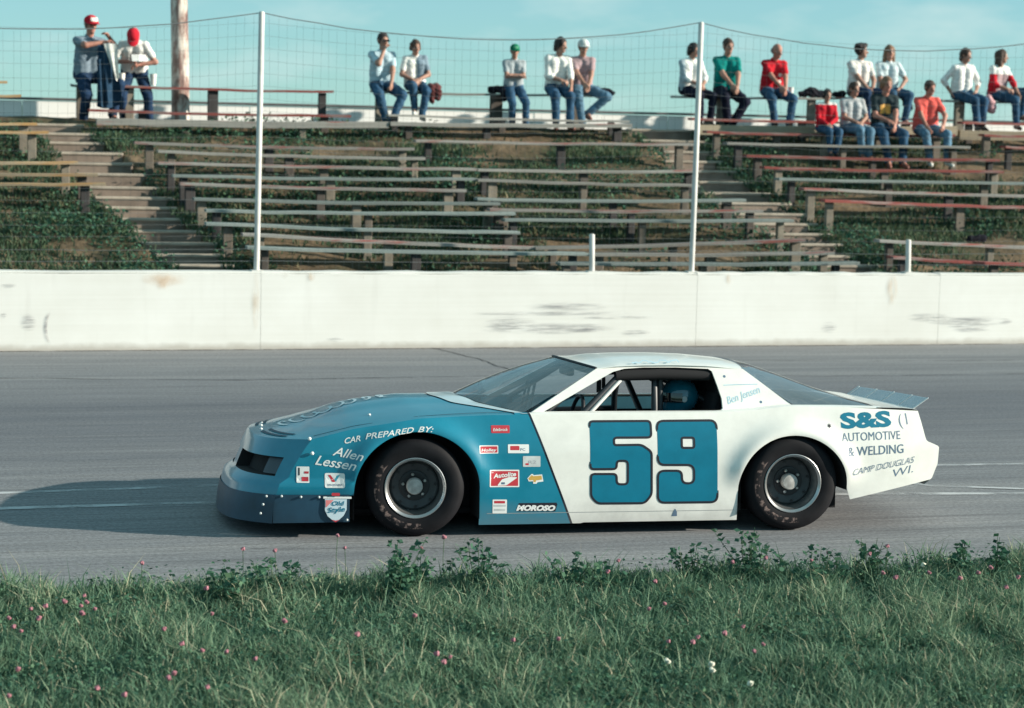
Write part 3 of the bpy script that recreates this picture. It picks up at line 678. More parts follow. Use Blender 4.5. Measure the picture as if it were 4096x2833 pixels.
def person(label, at, facing=0, S=1.0, lean=.08, side=0.0, twist=0.0, head=(0, 0, 0), hands=None, elbows=None, feet=None, knees=None, shirt=None, pants=JEANS, shoes=SHOE,
           sleeve='short', hair=('short', 'dark'), cap=None, skin=M_SKIN, cat='person', group='spectators on the bank', fat=1.0, shirt_mids=None, hipz=0.0, curl=.9, glasses=False, bare_head=False, beard=False, pose='sit', collar=True):
    """at: world point of the hip centre; local frame: +X picture right, -Y towards the track, +Z up"""
    root = empty('person', at, WANG*.5+facing, label, cat, group); sd = len(PEOPLE)*1.7; PEOPLE.append(root)
    T = rot('y', side) @ rot('x', lean) @ rot('z', twist)
    up = lambda x, y, z: T @ np.array([x, y, z])*S
    sh = {q: up(q*.165, .0, .452) for q in (-1, 1)}; nk = up(0, .0, .52); hd0 = up(0, -.012, .565)
    HR = T @ rot('z', head[0]) @ rot('x', head[1]) @ rot('y', head[2]); hc = hd0+HR @ np.array([0, -.022, .105])*S
    hp = {q: np.array([q*.085, 0, 0])*S for q in (-1, 1)}
    hands = hands or {}; feet = feet or {}; elbows = elbows or {}; knees = knees or {}
    el, wr, kn, an = {}, {}, {}, {}
    for q in (-1, 1):
        t = np.array(hands.get(q, (q*.05, -.40, .05)), float)*S; el[q], wr[q] = ik(sh[q], t, .285*S, .25*S, elbows.get(q, (q*.7, .35, -.6)))
        f = np.array(feet.get(q, (q*.10, -.40, -.50)), float)*S; kn[q], an[q] = ik(hp[q], f, .44*S, .43*S, knees.get(q, (q*.10, -1, .75)))
    A = np.array
    tor = [(A([q*.075, 0, .02])*S, up(q*.078, 0, .16), .108*S*fat, .100*S*fat) for q in (-1, 1)]+[(up(q*.078, 0, .16), up(q*.082, -.005, .37), .100*S*fat, .098*S) for q in (-1, 1)]+\
          [(up(q*.035, .005, .455), sh[q], .062*S, .048*S) for q in (-1, 1)]
    arm = {q: [(sh[q], el[q], .048*S, .040*S), (el[q], wr[q], .040*S, .028*S)] for q in (-1, 1)}
    leg = {q: [(hp[q], kn[q], .092*S, .060*S), (kn[q], an[q], .058*S, .042*S)] for q in (-1, 1)}
    tmp = lambda x, y, z: hc+HR @ A([x, y, z])*S
    headp = [('e', tmp(0, .012, .022), (.076*S, .094*S, .100*S), HR), (tmp(0, -.030, -.030), tmp(0, -.050, -.075), .058*S, .036*S), (tmp(0, -.085, .0), tmp(0, -.103, -.022), .010*S, .015*S),
             (tmp(-.076, .01, -.005), tmp(-.078, .012, .02), .016*S, .018*S), (tmp(.076, .01, -.005), tmp(.078, .012, .02), .016*S, .018*S), (up(0, .0, .48), tmp(0, .0, -.06), .054*S, .052*S)]
    body = tor[:]
    for q in (-1, 1): body += arm[q]+leg[q]+[(an[q], an[q]+A([q*.02, -.10, -.05])*S, .04*S, .03*S)]
    body = [(p[0], p[1], p[2]-.012*S, p[3]-.012*S) if i < 6 or (i >= 6 and (p[2] > .05*S)) else p for i, p in enumerate(body)]
    eyes = [tmp(x, -.080, .012) for x in (-.032, .032)]; brow = [tmp(x, -.088, .034) for x in (-.032, .032)]; mouth = tmp(0, -.086, -.058)
    def face(c):
        m_ = np.zeros(len(c), int)
        for e in eyes: m_[np.linalg.norm(c-e, axis=1) < .0165*S] = 1
        for e in brow: m_[np.linalg.norm((c-e)*[.6, 1, 1.6], axis=1) < .013*S] = 1
        m_[np.linalg.norm((c-mouth)*[.6, 1, 1.8], axis=1) < .017*S] = 2
        return m_
    F, lo = field(body+headp, .0125*S, .02*S); V, Q = surfnet(F, lo, .0125*S); mid = face(V[Q].mean(1)); Vs, Qs, Ms = [V], [Q], [mid]; nb = len(V)
    for q in (-1, 1):
        dv = wr[q]-el[q]; nr = A([-q*.6, -.2, -.7]) if q not in (hands.get('nrm') or {}) else A(hands['nrm'][q])
        F, lo = field(hand_prims(wr[q], dv, nr, S, curl, q), .0062*S, .008*S, pad=.02); v2, q2 = surfnet(F, lo, .0062*S)
        Vs.append(v2); Qs.append(q2+nb); nb += len(v2); Ms.append(np.zeros(len(q2), int))
    b_ = mobj('body', np.concatenate(Vs), np.concatenate(Qs), [skin, M_DARKF, M_LIP], root, 180, np.concatenate(Ms))
    # clothes: shells that follow the body, cut at neckline and cuffs
    g = .010*S
    sp = [(a, b2, ra+g, rb+g) for a, b2, ra, rb in tor]; cuts = [(up(0, 0, .528), T @ A([0, -.25, 1.0]))]
    for q in (-1, 1):
        a, b2, ra, rb = arm[q][0]
        if sleeve == 'short': sp.append((a, a+(b2-a)*.62, ra+g*1.2, rb+g*1.9))
        elif sleeve == 'long': sp += [(a, b2, ra+g, rb+g*1.3), (b2, b2+(wr[q]-b2)*.95, .040*S+g*1.3, .030*S+g)]
        else: sp += [(a, b2, ra+g, rb+g*1.3), (b2, b2+(wr[q]-b2)*.35, .040*S+g*1.3, .036*S+g)]
    so = blob('shirt', sp, shirt, root, .0125*S, .02*S, cuts, .0045*S, sd, shirt_mids and (lambda c: shirt_mids(c, S, T, up)))
    if collar:
        mb = MB(); ring = []
        for k in range(13):
            w = 2*math.pi*k/12; rr = .062*S
            ring.append([up(0, 0, .505)+T @ A([rr*1.12*math.cos(w), rr*math.sin(w)-.004, .0])+T @ A([0, 0, .012])*S*(1 if math.sin(w) > -.5 else -1.2), up(0, 0, .54)+T @ A([rr*math.cos(w), rr*.95*math.sin(w)-.004, 0])+T @ A([0, 0, .005])*S*(1 if math.sin(w) > -.6 else -3)])
        mb.grid(ring); mb.build('collar', shirt[0] if isinstance(shirt, (list, tuple)) else shirt, so, 180)
    pp = [(hp[-1], hp[1], .105*S*fat, .105*S*fat), (A([-.06, .01, .05])*S, A([.06, .01, .05])*S, .105*S*fat, .105*S*fat)]
    for q in (-1, 1):
        (a, b2, ra, rb), (c2, d2, rc, rdd) = leg[q]; pp += [(a, b2, ra+g*1.2, rb+g*1.6), (c2, c2+(d2-c2)*.97, rc+g*1.5, rdd+g*1.9)]
    blob('trousers', pp, pants, root, .0125*S, .022*S, [(A([0, 0, .145])*S, A([0, 0, 1.0]))], .005*S, sd+2)
    for q in (-1, 1):
        dv = an[q]-kn[q]; fw = A([q*.18, -1, -.10]); fw = fw/np.linalg.norm(fw)
        blob('shoe', [(an[q]+A([0, .02, -.045])*S, an[q]+fw*.10*S+A([0, 0, -.055])*S, .040*S, .036*S), (an[q]+fw*.10*S+A([0, 0, -.055])*S, an[q]+fw*.17*S+A([0, 0, -.062])*S, .038*S, .030*S), (an[q], an[q]+A([0, .01, -.05])*S, .042*S, .042*S)], shoes, root, .0125*S, .015*S)
    # hair and hats
    st, hcol = hair
    if st:
        hm = HAIR[hcol]; n_ = HR @ A([0, -1.0, -.55]); cut = [(tmp(0, -.064, .055), n_/np.linalg.norm(n_))]
        hp_ = [('e', tmp(0, .016, .030), (.086*S, .104*S, .108*S), HR)]
        if st == 'curly': hp_ = [('e', tmp(0, .02, .035), (.092*S, .108*S, .112*S), HR)]+[('e', tmp(.075*math.cos(w), .02+.075*math.sin(w), .075+.02*math.sin(3*w)), (.046*S,)*3) for w in np.linspace(0, 6.28, 9)[:-1]]
        if st == 'full': hp_ += [(tmp(-.06, .03, .05), tmp(-.075, .03, -.045), .038*S, .03*S), (tmp(.06, .03, .05), tmp(.075, .03, -.045), .038*S, .03*S), (tmp(0, .08, .02), tmp(0, .08, -.07), .05*S, .045*S)]
        if st == 'long': hp_ += [(tmp(-.06, .02, .05), tmp(-.082, .02, -.15), .04*S, .036*S), (tmp(.06, .02, .05), tmp(.082, .02, -.15), .04*S, .036*S), (tmp(0, .075, .04), tmp(0, .075, -.17), .065*S, .05*S)]
        if st == 'bald': hp_ = [('e', tmp(0, .03, -.005), (.084*S, .088*S, .07*S), HR)]; cut = [(tmp(0, .0, -.02), n_/np.linalg.norm(n_)), (tmp(0, 0, .045), HR @ A([0, 0, 1.0]))]
        if st in ('full', 'long'): cut = [(tmp(0, -.060, .0), HR @ A([0, -1.0, -.12]))]
        blob('hair', hp_, hm, root, .0125*S, .015*S, cut, .004*S, sd)
    if cap:
        cm = cap[0]; cp = blob('cap', [('e', tmp(0, .005, .050), (.094*S, .112*S, .092*S), HR)], cm, root, .0125*S, .01*S, [(tmp(0, 0, .040), HR @ A([0, 0, -1.0]))])
        mb = MB(); P = []
        for i in range(9):
            w = math.pi+math.pi*i/8; cs, sn = math.cos(w), math.sin(w)
            P.append([tmp(.088*cs, -.02+.095*sn*.9, .050), tmp(.088*cs, -.045+.155*sn*.9, .040-.012*abs(cs))])
        mb.grid(P); mb.grid([[p[0]-HR @ A([0, 0, .008])*S, p[1]-HR @ A([0, 0, .008])*S] for p in P], flip=True); mb.build('cap_brim', cap[1] if len(cap) > 1 else cm, cp, 60)
        if len(cap) > 2:
            mb = MB(); P = [[tmp(.05*x, -.012-.104*math.sqrt(max(0, 1-(x*.55)**2))*(1-.5*((z-.06)/.09)**2*1.0), z) for z in (.062, .08, .098, .112)] for x in np.linspace(-1, 1, 7)]
            mb.grid(P); mb.build('cap_patch', cap[2], cp, 180)
    if glasses:
        mb = MB()
        for x in (-.033, .033): mb.box(tmp(x, -.098, .012), (.052*S, .012*S, .036*S), Matrix(HR.tolist()))
        mb.box(tmp(0, -.100, .018), (.03*S, .008*S, .008*S), Matrix(HR.tolist())); mb.build('sunglasses', pm('sunglasses_black', (.01, .01, .012), .2, 0), root)
    return root, wr, tmp
def seat_pt(key, x, up=.10, back=.02):
    """hip point above a bench at picture column x"""
    B = BENCH[key]; A_ = B['mid']-B['v']*.5; v = B['v']; best = None
    # find the fraction along the bench whose column is x
    d = ray(x, 0); n = np.cross(d, ray(x, 2000)); t = np.dot(CAM-A_, n)/np.dot(v, n); p = A_+v*t
    return p+_wn*back+np.array([0, 0, up])
WHITE = cloth('white_cotton', (.74, .74, .70), .06); WHITE2 = cloth('white_blouse', (.78, .78, .75), .05); PALEB = cloth('pale_blue_shirt', (.42, .56, .62), .08); GREYT = cloth('grey_tee', (.30, .34, .36), .15)
TEAL = cloth('teal_polo', (.004, .19, .17), .15); RED = cloth('red_tee', (.50, .018, .03), .12); CORAL = cloth('coral_tee', (.72, .12, .10), .1); DTEE = cloth('charcoal_tee', (.03, .045, .05), .2); GSHIRT = cloth('grey_white_shirt', (.42, .44, .45), .15)
REDCAP = cloth('red_cap', (.52, .02, .035), .06); GREENCAP = cloth('green_cap', (.0, .16, .08), .1); GREYCAP = cloth('grey_white_cap', (.55, .57, .55), .06); WPATCH = cloth('cap_patch_white', (.78, .74, .68), .05)
PLAIDB = m_plaid('blue_plaid', (.13, .19, .25), (.05, .09, .14), (.30, .36, .40)); PLAIDM = m_plaid('mauve_plaid', (.36, .24, .26), (.22, .13, .15), (.46, .36, .36), 30)
ORPRINT = pm('orange_print', (.70, .36, .08), .8, .5, 22)
H = np.array
CHILD = .80
# top bench under the sunglasses man
person('man in dark sunglasses and pale blue shirt, hand on his chin', seat_pt('T1', 1525), .10, 1.03, .06, .0, .15, (.18, .0, 0), {1: (.10, -.36, -.06), -1: (.0, -.19, .52)}, {-1: (-.5, -.4, -1)},
       {-1: (.04, -.30, -.58), 1: (.12, -.36, -.56)}, {-1: (-.35, -1, .7), 1: (.9, -1, .5)}, PALEB, JEANS, SHOE, hair=('short', 'dark'), glasses=True)
person('person with short brown hair in a white and blue shirt beside a brown jacket', seat_pt('T1', 1660), .0, .93, .16, -.03, .1, (.15, .1, 0), {1: (.06, -.26, .10), -1: (-.06, -.30, .08)}, {-1: (-1, .5, -.2)},
       {-1: (-.02, -.30, -.42), 1: (.10, -.34, -.52)}, {1: (.3, -1, .7)}, [WHITE, cloth('slate_blue_shirt', (.20, .27, .33), .1)], JEANS, SHOEW, hair=('full', 'brown'), shirt_mids=lambda c, S, T, up: ((c @ T)[:, 0] > .02*S).astype(int)*((c @ T)[:, 2] > .1*S))
person('boy in a green cap and grey shirt leaning on the bench with folded arms', seat_pt('T1', 2045, .10, -.12), .05, .86, .02, .0, .0, (0, .12, 0), {1: (-.08, -.19, .22), -1: (.08, -.21, .20)}, {1: (1, -.1, -.7), -1: (-1, -.1, -.7)},
       {-1: (-.03, -.12, -.70), 1: (.22, -.18, -.70)}, {}, m_plaid('grey_check', (.33, .38, .40), (.16, .21, .25), (.44, .47, .48), 40), JEANS, SHOE, hair=('short', 'brown'), cap=(GREENCAP, GREENCAP, cloth('cap_light', (.10, .34, .20), .1)))
person('dark haired man in a white long sleeved jersey looking along the track', seat_pt('T1', 2225), .05, 1.04, .08, .03, .1, (.75, .1, 0), {1: (.17, -.40, -.06), -1: (.03, -.26, .11)}, {},
       {-1: (-.06, -.36, -.56), 1: (.16, -.36, -.56)}, {-1: (-.1, -1, .7)}, WHITE, JEANS, SHOEB, 'elbow', ('full', 'dark'), collar=False)
person('man in a pale cap and mauve checked shirt, one knee swung out', seat_pt('T1', 2325), -.05, 1.0, .10, .0, .0, (.25, .05, 0), {1: (.07, -.40, .0), -1: (.03, -.42, .02)}, {},
       {-1: (-.0, -.34, -.58), 1: (.10, -.18, -.42)}, {-1: (-.2, -1, .6), 1: (1.6, -.8, .6)}, PLAIDM, JEANS2, SHOEB, hair=('short', 'brown'), cap=(GREYCAP, GREYCAP))
# top bench under the teal and red shirts
person('dark haired man in a white shirt half hidden by the tall fence post', seat_pt('T2', 2757), .15, .98, .10, .0, .1, (.5, .12, 0), {1: (.14, -.28, .08), -1: (.06, -.28, .09)}, {}, {-1: (.08, -.36, -.52), 1: (.26, -.36, -.54)}, {-1: (.2, -1, .7), 1: (.7, -1, .7)},
       [WHITE2, cloth('grey_sleeve', (.34, .42, .46), .1)], DARKT, SHOE, 'elbow', ('full', 'dark'), shirt_mids=lambda c, S, T, up: ((c @ T)[:, 0] < -.135*S).astype(int))
person('man in a teal polo shirt and dark trousers with clasped hands', seat_pt('T2', 2902), .0, 1.08, .06, .0, .0, (.28, .05, 0), {1: (.10, -.38, .02), -1: (.06, -.40, .0)}, {}, {-1: (-.02, -.34, -.54), 1: (.04, -.30, -.56)}, {-1: (-.2, -1, .7), 1: (.9, -1, .6)},
       TEAL, DARKT, SHOE, hair=('short', 'brown'))
person('balding man in a red shirt leaning forward on his elbows', seat_pt('T2', 3085), .1, 1.02, .22, .0, .0, (.45, .12, 0), {1: (.09, -.46, -.03), -1: (.05, -.48, -.02)}, {}, {-1: (-.06, -.40, -.56), 1: (.20, -.38, -.56)}, {-1: (-.3, -1, .7), 1: (.5, -1, .7)},
       [RED, WHITE2], JEANS, SHOE, hair=('bald', 'grey'), skin=M_SKINR, fat=1.05, shirt_mids=lambda c, S, T, up: ((np.hypot((c @ T)[:, 0]-.085*S, (c @ T)[:, 2]-.285*S) < .030*S) | (np.hypot((c @ T)[:, 0]-.085*S, (c @ T)[:, 2]-.175*S) < .030*S)).astype(int)*((c @ T)[:, 1] < 0))
# the couple beyond the dark jackets
B2 = seat_pt('T2', 3390)
person('curly dark haired man in a white short sleeved shirt beside the blond woman', seat_pt('T2', 3432), .1, 1.02, .05, .0, .1, (.9, .0, 0), {1: (.16, -.26, .04), -1: (.06, -.30, .04)}, {}, {-1: (.02, -.40, -.46), 1: (.20, -.40, -.46)}, {-1: (.1, -1, .8), 1: (.5, -1, .7)}, cloth('cream_shirt', (.72, .68, .64), .12), JEANS3, SHOE, hair=('curly', 'dark'))
person('blond woman in a pale blue top beside the curly haired man', seat_pt('T2', 3548), .0, 1.0, .04, .0, .0, (.1, .0, 0), {1: (.17, -.22, .06), -1: (-.04, -.28, .03)}, {1: (1, .3, -.4)}, {-1: (.06, -.40, -.46), 1: (.22, -.38, -.48)}, {1: (.6, -1, .7)}, cloth('ice_blue_top', (.58, .68, .70), .08), JEANS, SHOE, hair=('long', 'light'))
# far end
person('dark haired woman in a white blouse and jeans at the end of the top bench', seat_pt('T3', 3845), .1, 1.0, .08, .0, .1, (.5, .08, 0), {-1: (-.20, -.02, .02), 1: (.20, -.18, .06)}, {-1: (-1, .4, .1)}, {-1: (.14, -.40, -.54), 1: (.24, -.38, -.54)}, {-1: (.3, -1, .7), 1: (.5, -1, .7)}, WHITE2, JEANS, SHOE, 'elbow', ('full', 'brown'))
person('long haired woman in a red and white jersey at the picture edge', seat_pt('T3', 3988), .25, .98, .06, .02, .2, (.7, .0, 0), {-1: (.03, -.27, .10), 1: (.26, -.30, .00)}, {}, {-1: (.20, -.36, -.52), 1: (.34, -.30, -.36)}, {-1: (.5, -1, .7), 1: (1.3, -1, .6)},
       [RED, WHITE, PLAIDM], JEANS, SHOEB, 'elbow', ('long', 'brown'), shirt_mids=lambda c, S, T, up: np.where((c @ T)[:, 2] > .36*S, 1, np.where(np.abs((c @ T)[:, 0]) < .13*S, 2, 0)), collar=False)
# front group
person('child in a red sweater at the end of the lower occupied bench', seat_pt('Rfront', 3300, .08), .0, CHILD, .08, .0, .0, (.15, .05, 0), {1: (.03, -.28, .08), -1: (-.03, -.30, .07)}, {}, {-1: (.04, -.36, -.48), 1: (.16, -.40, -.50)}, {-1: (0, -1, .7), 1: (.3, -1, .7)},
       [RED, WHITE], JEANS, SHOE, 'long', ('full', 'dark'), shirt_mids=lambda c, S, T, up: ((c @ T)[:, 2] > .475*S).astype(int), collar=False)
person('person in a grey white shirt and faded jeans next to the child in red', seat_pt('Rfront', 3402, .09), .05, .94, .10, .0, .0, (.4, .05, 0), {1: (.10, -.26, .08), -1: (.02, -.28, .09)}, {}, {-1: (.08, -.44, -.46), 1: (.20, -.46, -.48)}, {-1: (.2, -1, .7), 1: (.4, -1, .7)}, GSHIRT, JEANS2, SHOE, hair=('full', 'brown'))
person('long haired man in a charcoal tee shirt with an orange print', seat_pt('Rfront', 3530, .10), .0, 1.06, .12, .0, .0, (.2, .05, 0), {1: (.07, -.42, .0), -1: (.0, -.32, .10)}, {}, {-1: (-.02, -.46, -.52), 1: (.20, -.46, -.52)}, {-1: (-.3, -1, .7), 1: (.4, -1, .7)},
       [DTEE, ORPRINT], JEANS, SHOEB, hair=('full', 'light'), skin=M_SKINR, shirt_mids=lambda c, S, T, up: ((np.abs((c @ T)[:, 0]+.01*S) < .085*S) & (np.abs((c @ T)[:, 2]-.30*S) < .07*S) & ((c @ T)[:, 1] < -.04*S)).astype(int), collar=False)
person('heavy man in a coral tee shirt, faded jeans and white shoes', seat_pt('Rfront', 3700, .10), .0, 1.0, .14, .0, .0, (.45, .1, 0), {1: (.20, -.34, .05), -1: (-.08, -.42, -.04)}, {1: (1, .3, -.4)}, {-1: (-.04, -.46, -.52), 1: (.26, -.46, -.52)}, {-1: (-.3, -1, .7), 1: (.5, -1, .7)}, CORAL, JEANS2, SHOEW, hair=('short', 'brown'), skin=M_SKINR, fat=1.22)
# the two men in red caps
p1 = w_at(352, 300, 8.0)
r1, wr1, _ = person('man in a red cap and plaid shirt holding up a denim jacket', p1, .35, 1.14, .05, .02, .0, (.15, .05, 0), {-1: (.12, -.32, .44), 1: (.24, -.20, .50)}, {-1: (-1, -.3, -.3), 1: (1, .1, -.9)}, {-1: (-.10, -.10, -.62), 1: (.26, -.26, -.54)}, {-1: (-.1, -1, .5), 1: (.8, -1, .8)},
                    PLAIDB, JEANS3, SHOE, hair=('short', 'grey'), cap=(REDCAP, REDCAP, WPATCH), fat=1.12, skin=M_SKINR)
p2 = w_at(537, 282, 8.15)
r2, wr2, _ = person('man in a red cap and white shirt standing bowed over a programme', p2, .0, 1.05, .62, .0, .0, (0, .45, 0), {-1: (-.07, -.34, .12), 1: (.08, -.32, .08)}, {-1: (-1, .2, -.7), 1: (1, .2, -.7)}, {-1: (-.14, -.02, -.78), 1: (.22, -.02, -.80)}, {-1: (-.3, -1, .1), 1: (.4, -1, .1)},
                    WHITE, JEANS3, SHOE, hair=('short', 'brown'), cap=(REDCAP, REDCAP), skin=M_SKINR, fat=1.1)
# ------------------------------------------------------------------ things people brought
DENIM = cloth('denim_jacket', (.02, .05, .09), .3); LINING = cloth('jacket_lining', (.66, .66, .62), .08)
j = empty('denim_jacket', w_at(405, 290, 7.58), WANG, 'dark denim jacket with a pale lining held up by the man in the red cap', 'jacket')
def drape(name, w0, w1, z0, z1, mat, x0=0, x1=0, ph=0, yo=0, par=None, amp=.035):
    P = []
    for i in range(15):
        f = i/14; row = []
        for k in range(15):
            q = k/14; w = w0+(w1-w0)*f; x = x0+(x1-x0)*f+(q-.5)*w
            row.append((x, yo+amp*math.sin(q*9+ph+f*1.5)*(.4+f), z0+(z1-z0)*f-.03*math.sin(q*5)*f))
        P.append(row)
    mb = MB(); mb.grid(P); mb.grid([[(p[0], p[1]+.022, p[2]) for p in r_] for r_ in P], flip=True); mb.build(name, mat, par, 180)
drape('jacket_body', .22, .40, .42, -.52, DENIM, .06, .14, 0, .0, j); drape('lining', .20, .05, .44, -.10, LINING, .13, .24, 1, -.055, j, .015); drape('sleeve', .11, .15, .20, -.50, DENIM, -.02, .05, 2, -.075, j)
bk = empty('programme_booklet', Vector(w_at(556, 232, 7.70)), WANG, 'open white programme in the hands of the bowed man', 'booklet')
mb = MB(); mb.grid([[(x*.75, .16*abs(x)-.02+z*.8, z*.6) for z in (-.09, .09)] for x in (-.15, -.07, 0, .07, .15)]); mb.grid([[(x*.75, .16*abs(x)-.012+z*.8, z*.6) for z in (-.09, .09)] for x in (-.15, -.07, 0, .07, .15)], flip=True); mb.build('pages', WHITE2, bk)
def cup(x, key, label, s=1.0):
    p = seat_pt(key, x, 0, -.03); e = empty('paper_cup', p+np.array([0, 0, .002]), 0, label, 'cup', 'paper cups on the top benches')
    mb = MB(); mb.lathe([(.001, .0), (.034*s, 0), (.046*s, .15*s), (.049*s, .152*s), (.049*s, .156*s), (.042*s, .152*s), (.031*s, .01)], 16, 'Z'); mb.build('wall', pm('paper_cup_white', (.80, .78, .72), .6, .03), e, 50)
    mb = MB(); mb.lathe([(.0005, .135*s), (.0415*s, .135*s)], 16, 'Z'); mb.build('drink', pm('drink', (.10, .05, .02), .2, 0), e)
cup(486, 'T0', 'white paper cup on the red bench nearest the bowed man', 1.15); cup(612, 'T0', 'white paper cup on the red bench next to the utility pole', 1.15); cup(3160, 'T2', 'white paper cup beside the man in the red shirt', 1.0)
def heap(label, x, key, mat, prims, up=0, back=0, cat='jacket'):
    p = seat_pt(key, x, up, back); o = blob('folded_jacket' if cat == 'jacket' else 'bag', prims, mat, None, .014, .03, wrinkle=.012, seed=x)
    o.location = Vector(p); o.rotation_euler = (0, 0, WANG); tag(o, label, cat, 'clothes left on the benches'); return o
BLK = cloth('black_cloth', (.012, .012, .018), .3); BRN = cloth('brown_cloth', (.10, .035, .035), .4)
heap('brown jacket hung over the grey bench beside the person in white and blue', 1728, 'T1', BRN, [((-.06, -.12, .06), (.06, -.10, .07), .06, .06), ((-.05, -.17, .04), (-.04, -.17, -.16), .06, .05), ((.05, -.17, .03), (.06, -.17, -.10), .06, .05)])
heap('dark jacket draped over the bench beside the boy in the green cap', 1985, 'T1', BLK, [((-.10, 0, .05), (.12, -.02, .06), .06, .06), ((.08, -.17, .02), (.10, -.17, -.10), .06, .05), ((.0, -.1, .05), (.12, -.12, .04), .06, .06)])
heap('dark jacket behind the man with one knee swung out', 2410, 'T1', BLK, [((-.12, .05, .07), (.10, .0, .05), .07, .05), ((.06, -.02, .05), (.18, -.04, .02), .045, .04)])
heap('large heap of black jackets on the top bench by the man in red', 3255, 'T2', BLK, [((-.24, 0, .04), (-.05, 0, .08), .05, .085), ((-.05, 0, .06), (.18, 0, .05), .08, .06)])
heap('small black jacket next to the curly haired man', 3352, 'T2', BLK, [((-.06, .0, .04), (.08, .0, .05), .05, .06)])
heap('black bag hanging behind the blond woman', 3612, 'T2', BLK, [((.0, -.05, .04), (.04, -.16, -.16), .08, .07)], 0, .0, 'bag')
heap('pink and white bag hanging from the bench beside the woman in red and white', 3942, 'T3', [cloth('pink_cloth', (.62, .36, .38), .15)], [((-.04, -.17, .02), (.02, -.17, -.12), .07, .09), ((.02, -.17, -.05), (.05, -.17, -.20), .06, .05)], 0, 0, 'bag')
heap('dark bundle under the red bench near the grey short post', 3905, 'R1', BLK, [((-.09, .0, .03), (.09, 0, .04), .05, .06)], .02)

# ================================================================== THE RACE CAR
# car frame: x from the front axle rearwards, y away from the camera side, z up
_fw = on_z(1665, 2152); _rw = on_z(3164, 2126)
_cx = (_rw-_fw)/np.linalg.norm(_rw-_fw); _cy = np.array([-_cx[1], _cx[0], 0]); CYAW = math.atan2(_cx[1], _cx[0])
CORG = _fw+_cy*.88+np.array([0, 0, -.019]); CROLL = R(-3.2)        # the body leans to the outside of the turn
_cy2 = _cy*math.cos(CROLL)+np.array([0, 0, 1])*math.sin(CROLL); _cz2 = -_cy*math.sin(CROLL)+np.array([0, 0, 1])*math.cos(CROLL)
def car_px(x, y, yy=-.905):
    P = on_plane(x, y, CORG+_cy2*yy, _cy2)-CORG; return float(P@_cx), float(P@_cz2)
car = empty('race_car', CORG, 0, 'blue and white stock car number 59 on the asphalt track', 'car')
car.rotation_euler = (CROLL, 0, CYAW)
# ---- paints
BLUE = (.001, .185, .282); CREAM = (.80, .79, .74)
def m_paint(name, two=False, base=BLUE):
    mt, t, b = nodes(name); b.inputs['Roughness'].default_value = .32; b.inputs['Coat Weight'].default_value = .45; b.inputs['Coat Roughness'].default_value = .10
    dust = noise(t, 5, 5, .65); tc = t.nodes.new('ShaderNodeTexCoord'); sx = t.nodes.new('ShaderNodeSeparateXYZ'); t.links.new(tc.outputs['Object'], sx.inputs[0])
    def tone(c): return ramp(t, dust, [(.35, tuple(x*.93 for x in c)), (.7, tuple(min(1, x*1.05+.008) for x in c))])
    if two:
        # slanted colour break with a black pin line: x = .808 at z .83 ... 1.119 at z .05
        q = math_n(t, 'SUBTRACT', sx.outputs[0], math_n(t, 'ADD', math_n(t, 'MULTIPLY', sx.outputs[2], -.3985), 1.1388))
        w = math_n(t, 'GREATER_THAN', q, 0.0); pin = math_n(t, 'LESS_THAN', math_n(t, 'ABSOLUTE', q), .0085)
        c = mixc(t, w, tone(BLUE), tone(CREAM)); c = mixc(t, pin, c, (.006, .008, .02))
    else: c = tone(base)
    # road dust low on the body
    lowd = ramp(t, math_n(t, 'ADD', sx.outputs[2], math_n(t, 'MULTIPLY', dust, .25)), [(.18, (1, 1, 1)), (.36, (0, 0, 0))])
    c = mixc(t, math_n(t, 'MULTIPLY', lowd, .30), c, (.22, .21, .20))
    bump(t, b, noise(t, 3.5, 2, .5), .12, .012)
    t.links.new(c, b.inputs['Base Color']); return mt
PT2 = m_paint('two_tone_paint', True); PTB = m_paint('blue_paint'); PTW = m_paint('white_paint', base=CREAM)
BLACK = pm('black_plastic', (.012, .014, .02), .55, .2); BLKP = pm('air_dam_black', (.009, .042, .075), .5, .3, 5); DARK = pm('car_dark', (.008, .008, .010), .9, 0); RUB = None
STEEL = pm('steel', (.52, .52, .53), .28, .1, metal=.9); WHTP = pm('decal_white', (.78, .79, .77), .45, .05); DBLK = pm('decal_black', (.006, .007, .016), .5, 0); DBLU = pm('decal_blue', (.001, .158, .250), .55, .08, spec=.2)
DRED = pm('decal_red', (.50, .035, .05), .45, .1); DORG = pm('decal_gold', (.60, .36, .08), .45, .1); DGRY = pm('decal_grey', (.50, .53, .53), .5, .2); DSLATE = pm('decal_slate', (.10, .16, .24), .5, .15)
DPALE = pm('decal_pale_blue', (.42, .58, .66), .5, .1)
ZT = [(-1.10, .60), (-.743, .668), (-.444, .741), (.006, .81), (.495, .829), (.808, .832), (2.185, .838), (2.5, .857), (2.72, .878), (3.13, .873), (3.64, .856), (3.78, .84)]
def ztop(x): return interp(x, ZT)
WHL = [(0.0, .30, .445), (2.76, .285, .415)]
def hw(x, z):
    x = np.asarray(x, float); z = np.asarray(z, float)
    w = .90-.05*(np.clip(-.25-x, 0, 1)/.75)**2-.06*(np.clip(x-3.1, 0, 1)/.8)**2
    w = w-.055*(np.clip(z-.55, 0, 1)/.30)**1.8-.02*(np.clip(.30-z, 0, 1)/.25)**2
    w = w+.010*np.sin(np.pi*np.clip((z-.278)/.115, 0, 1))*sstep(-.40, -.50, x)
    for xc, zc, Ra in WHL:
        rho = np.sqrt((x-xc)**2+(z-zc)**2)
        w = w+.042*np.exp(-((rho-Ra)/.085)**2)*sstep(.24, .48, z)
    return w
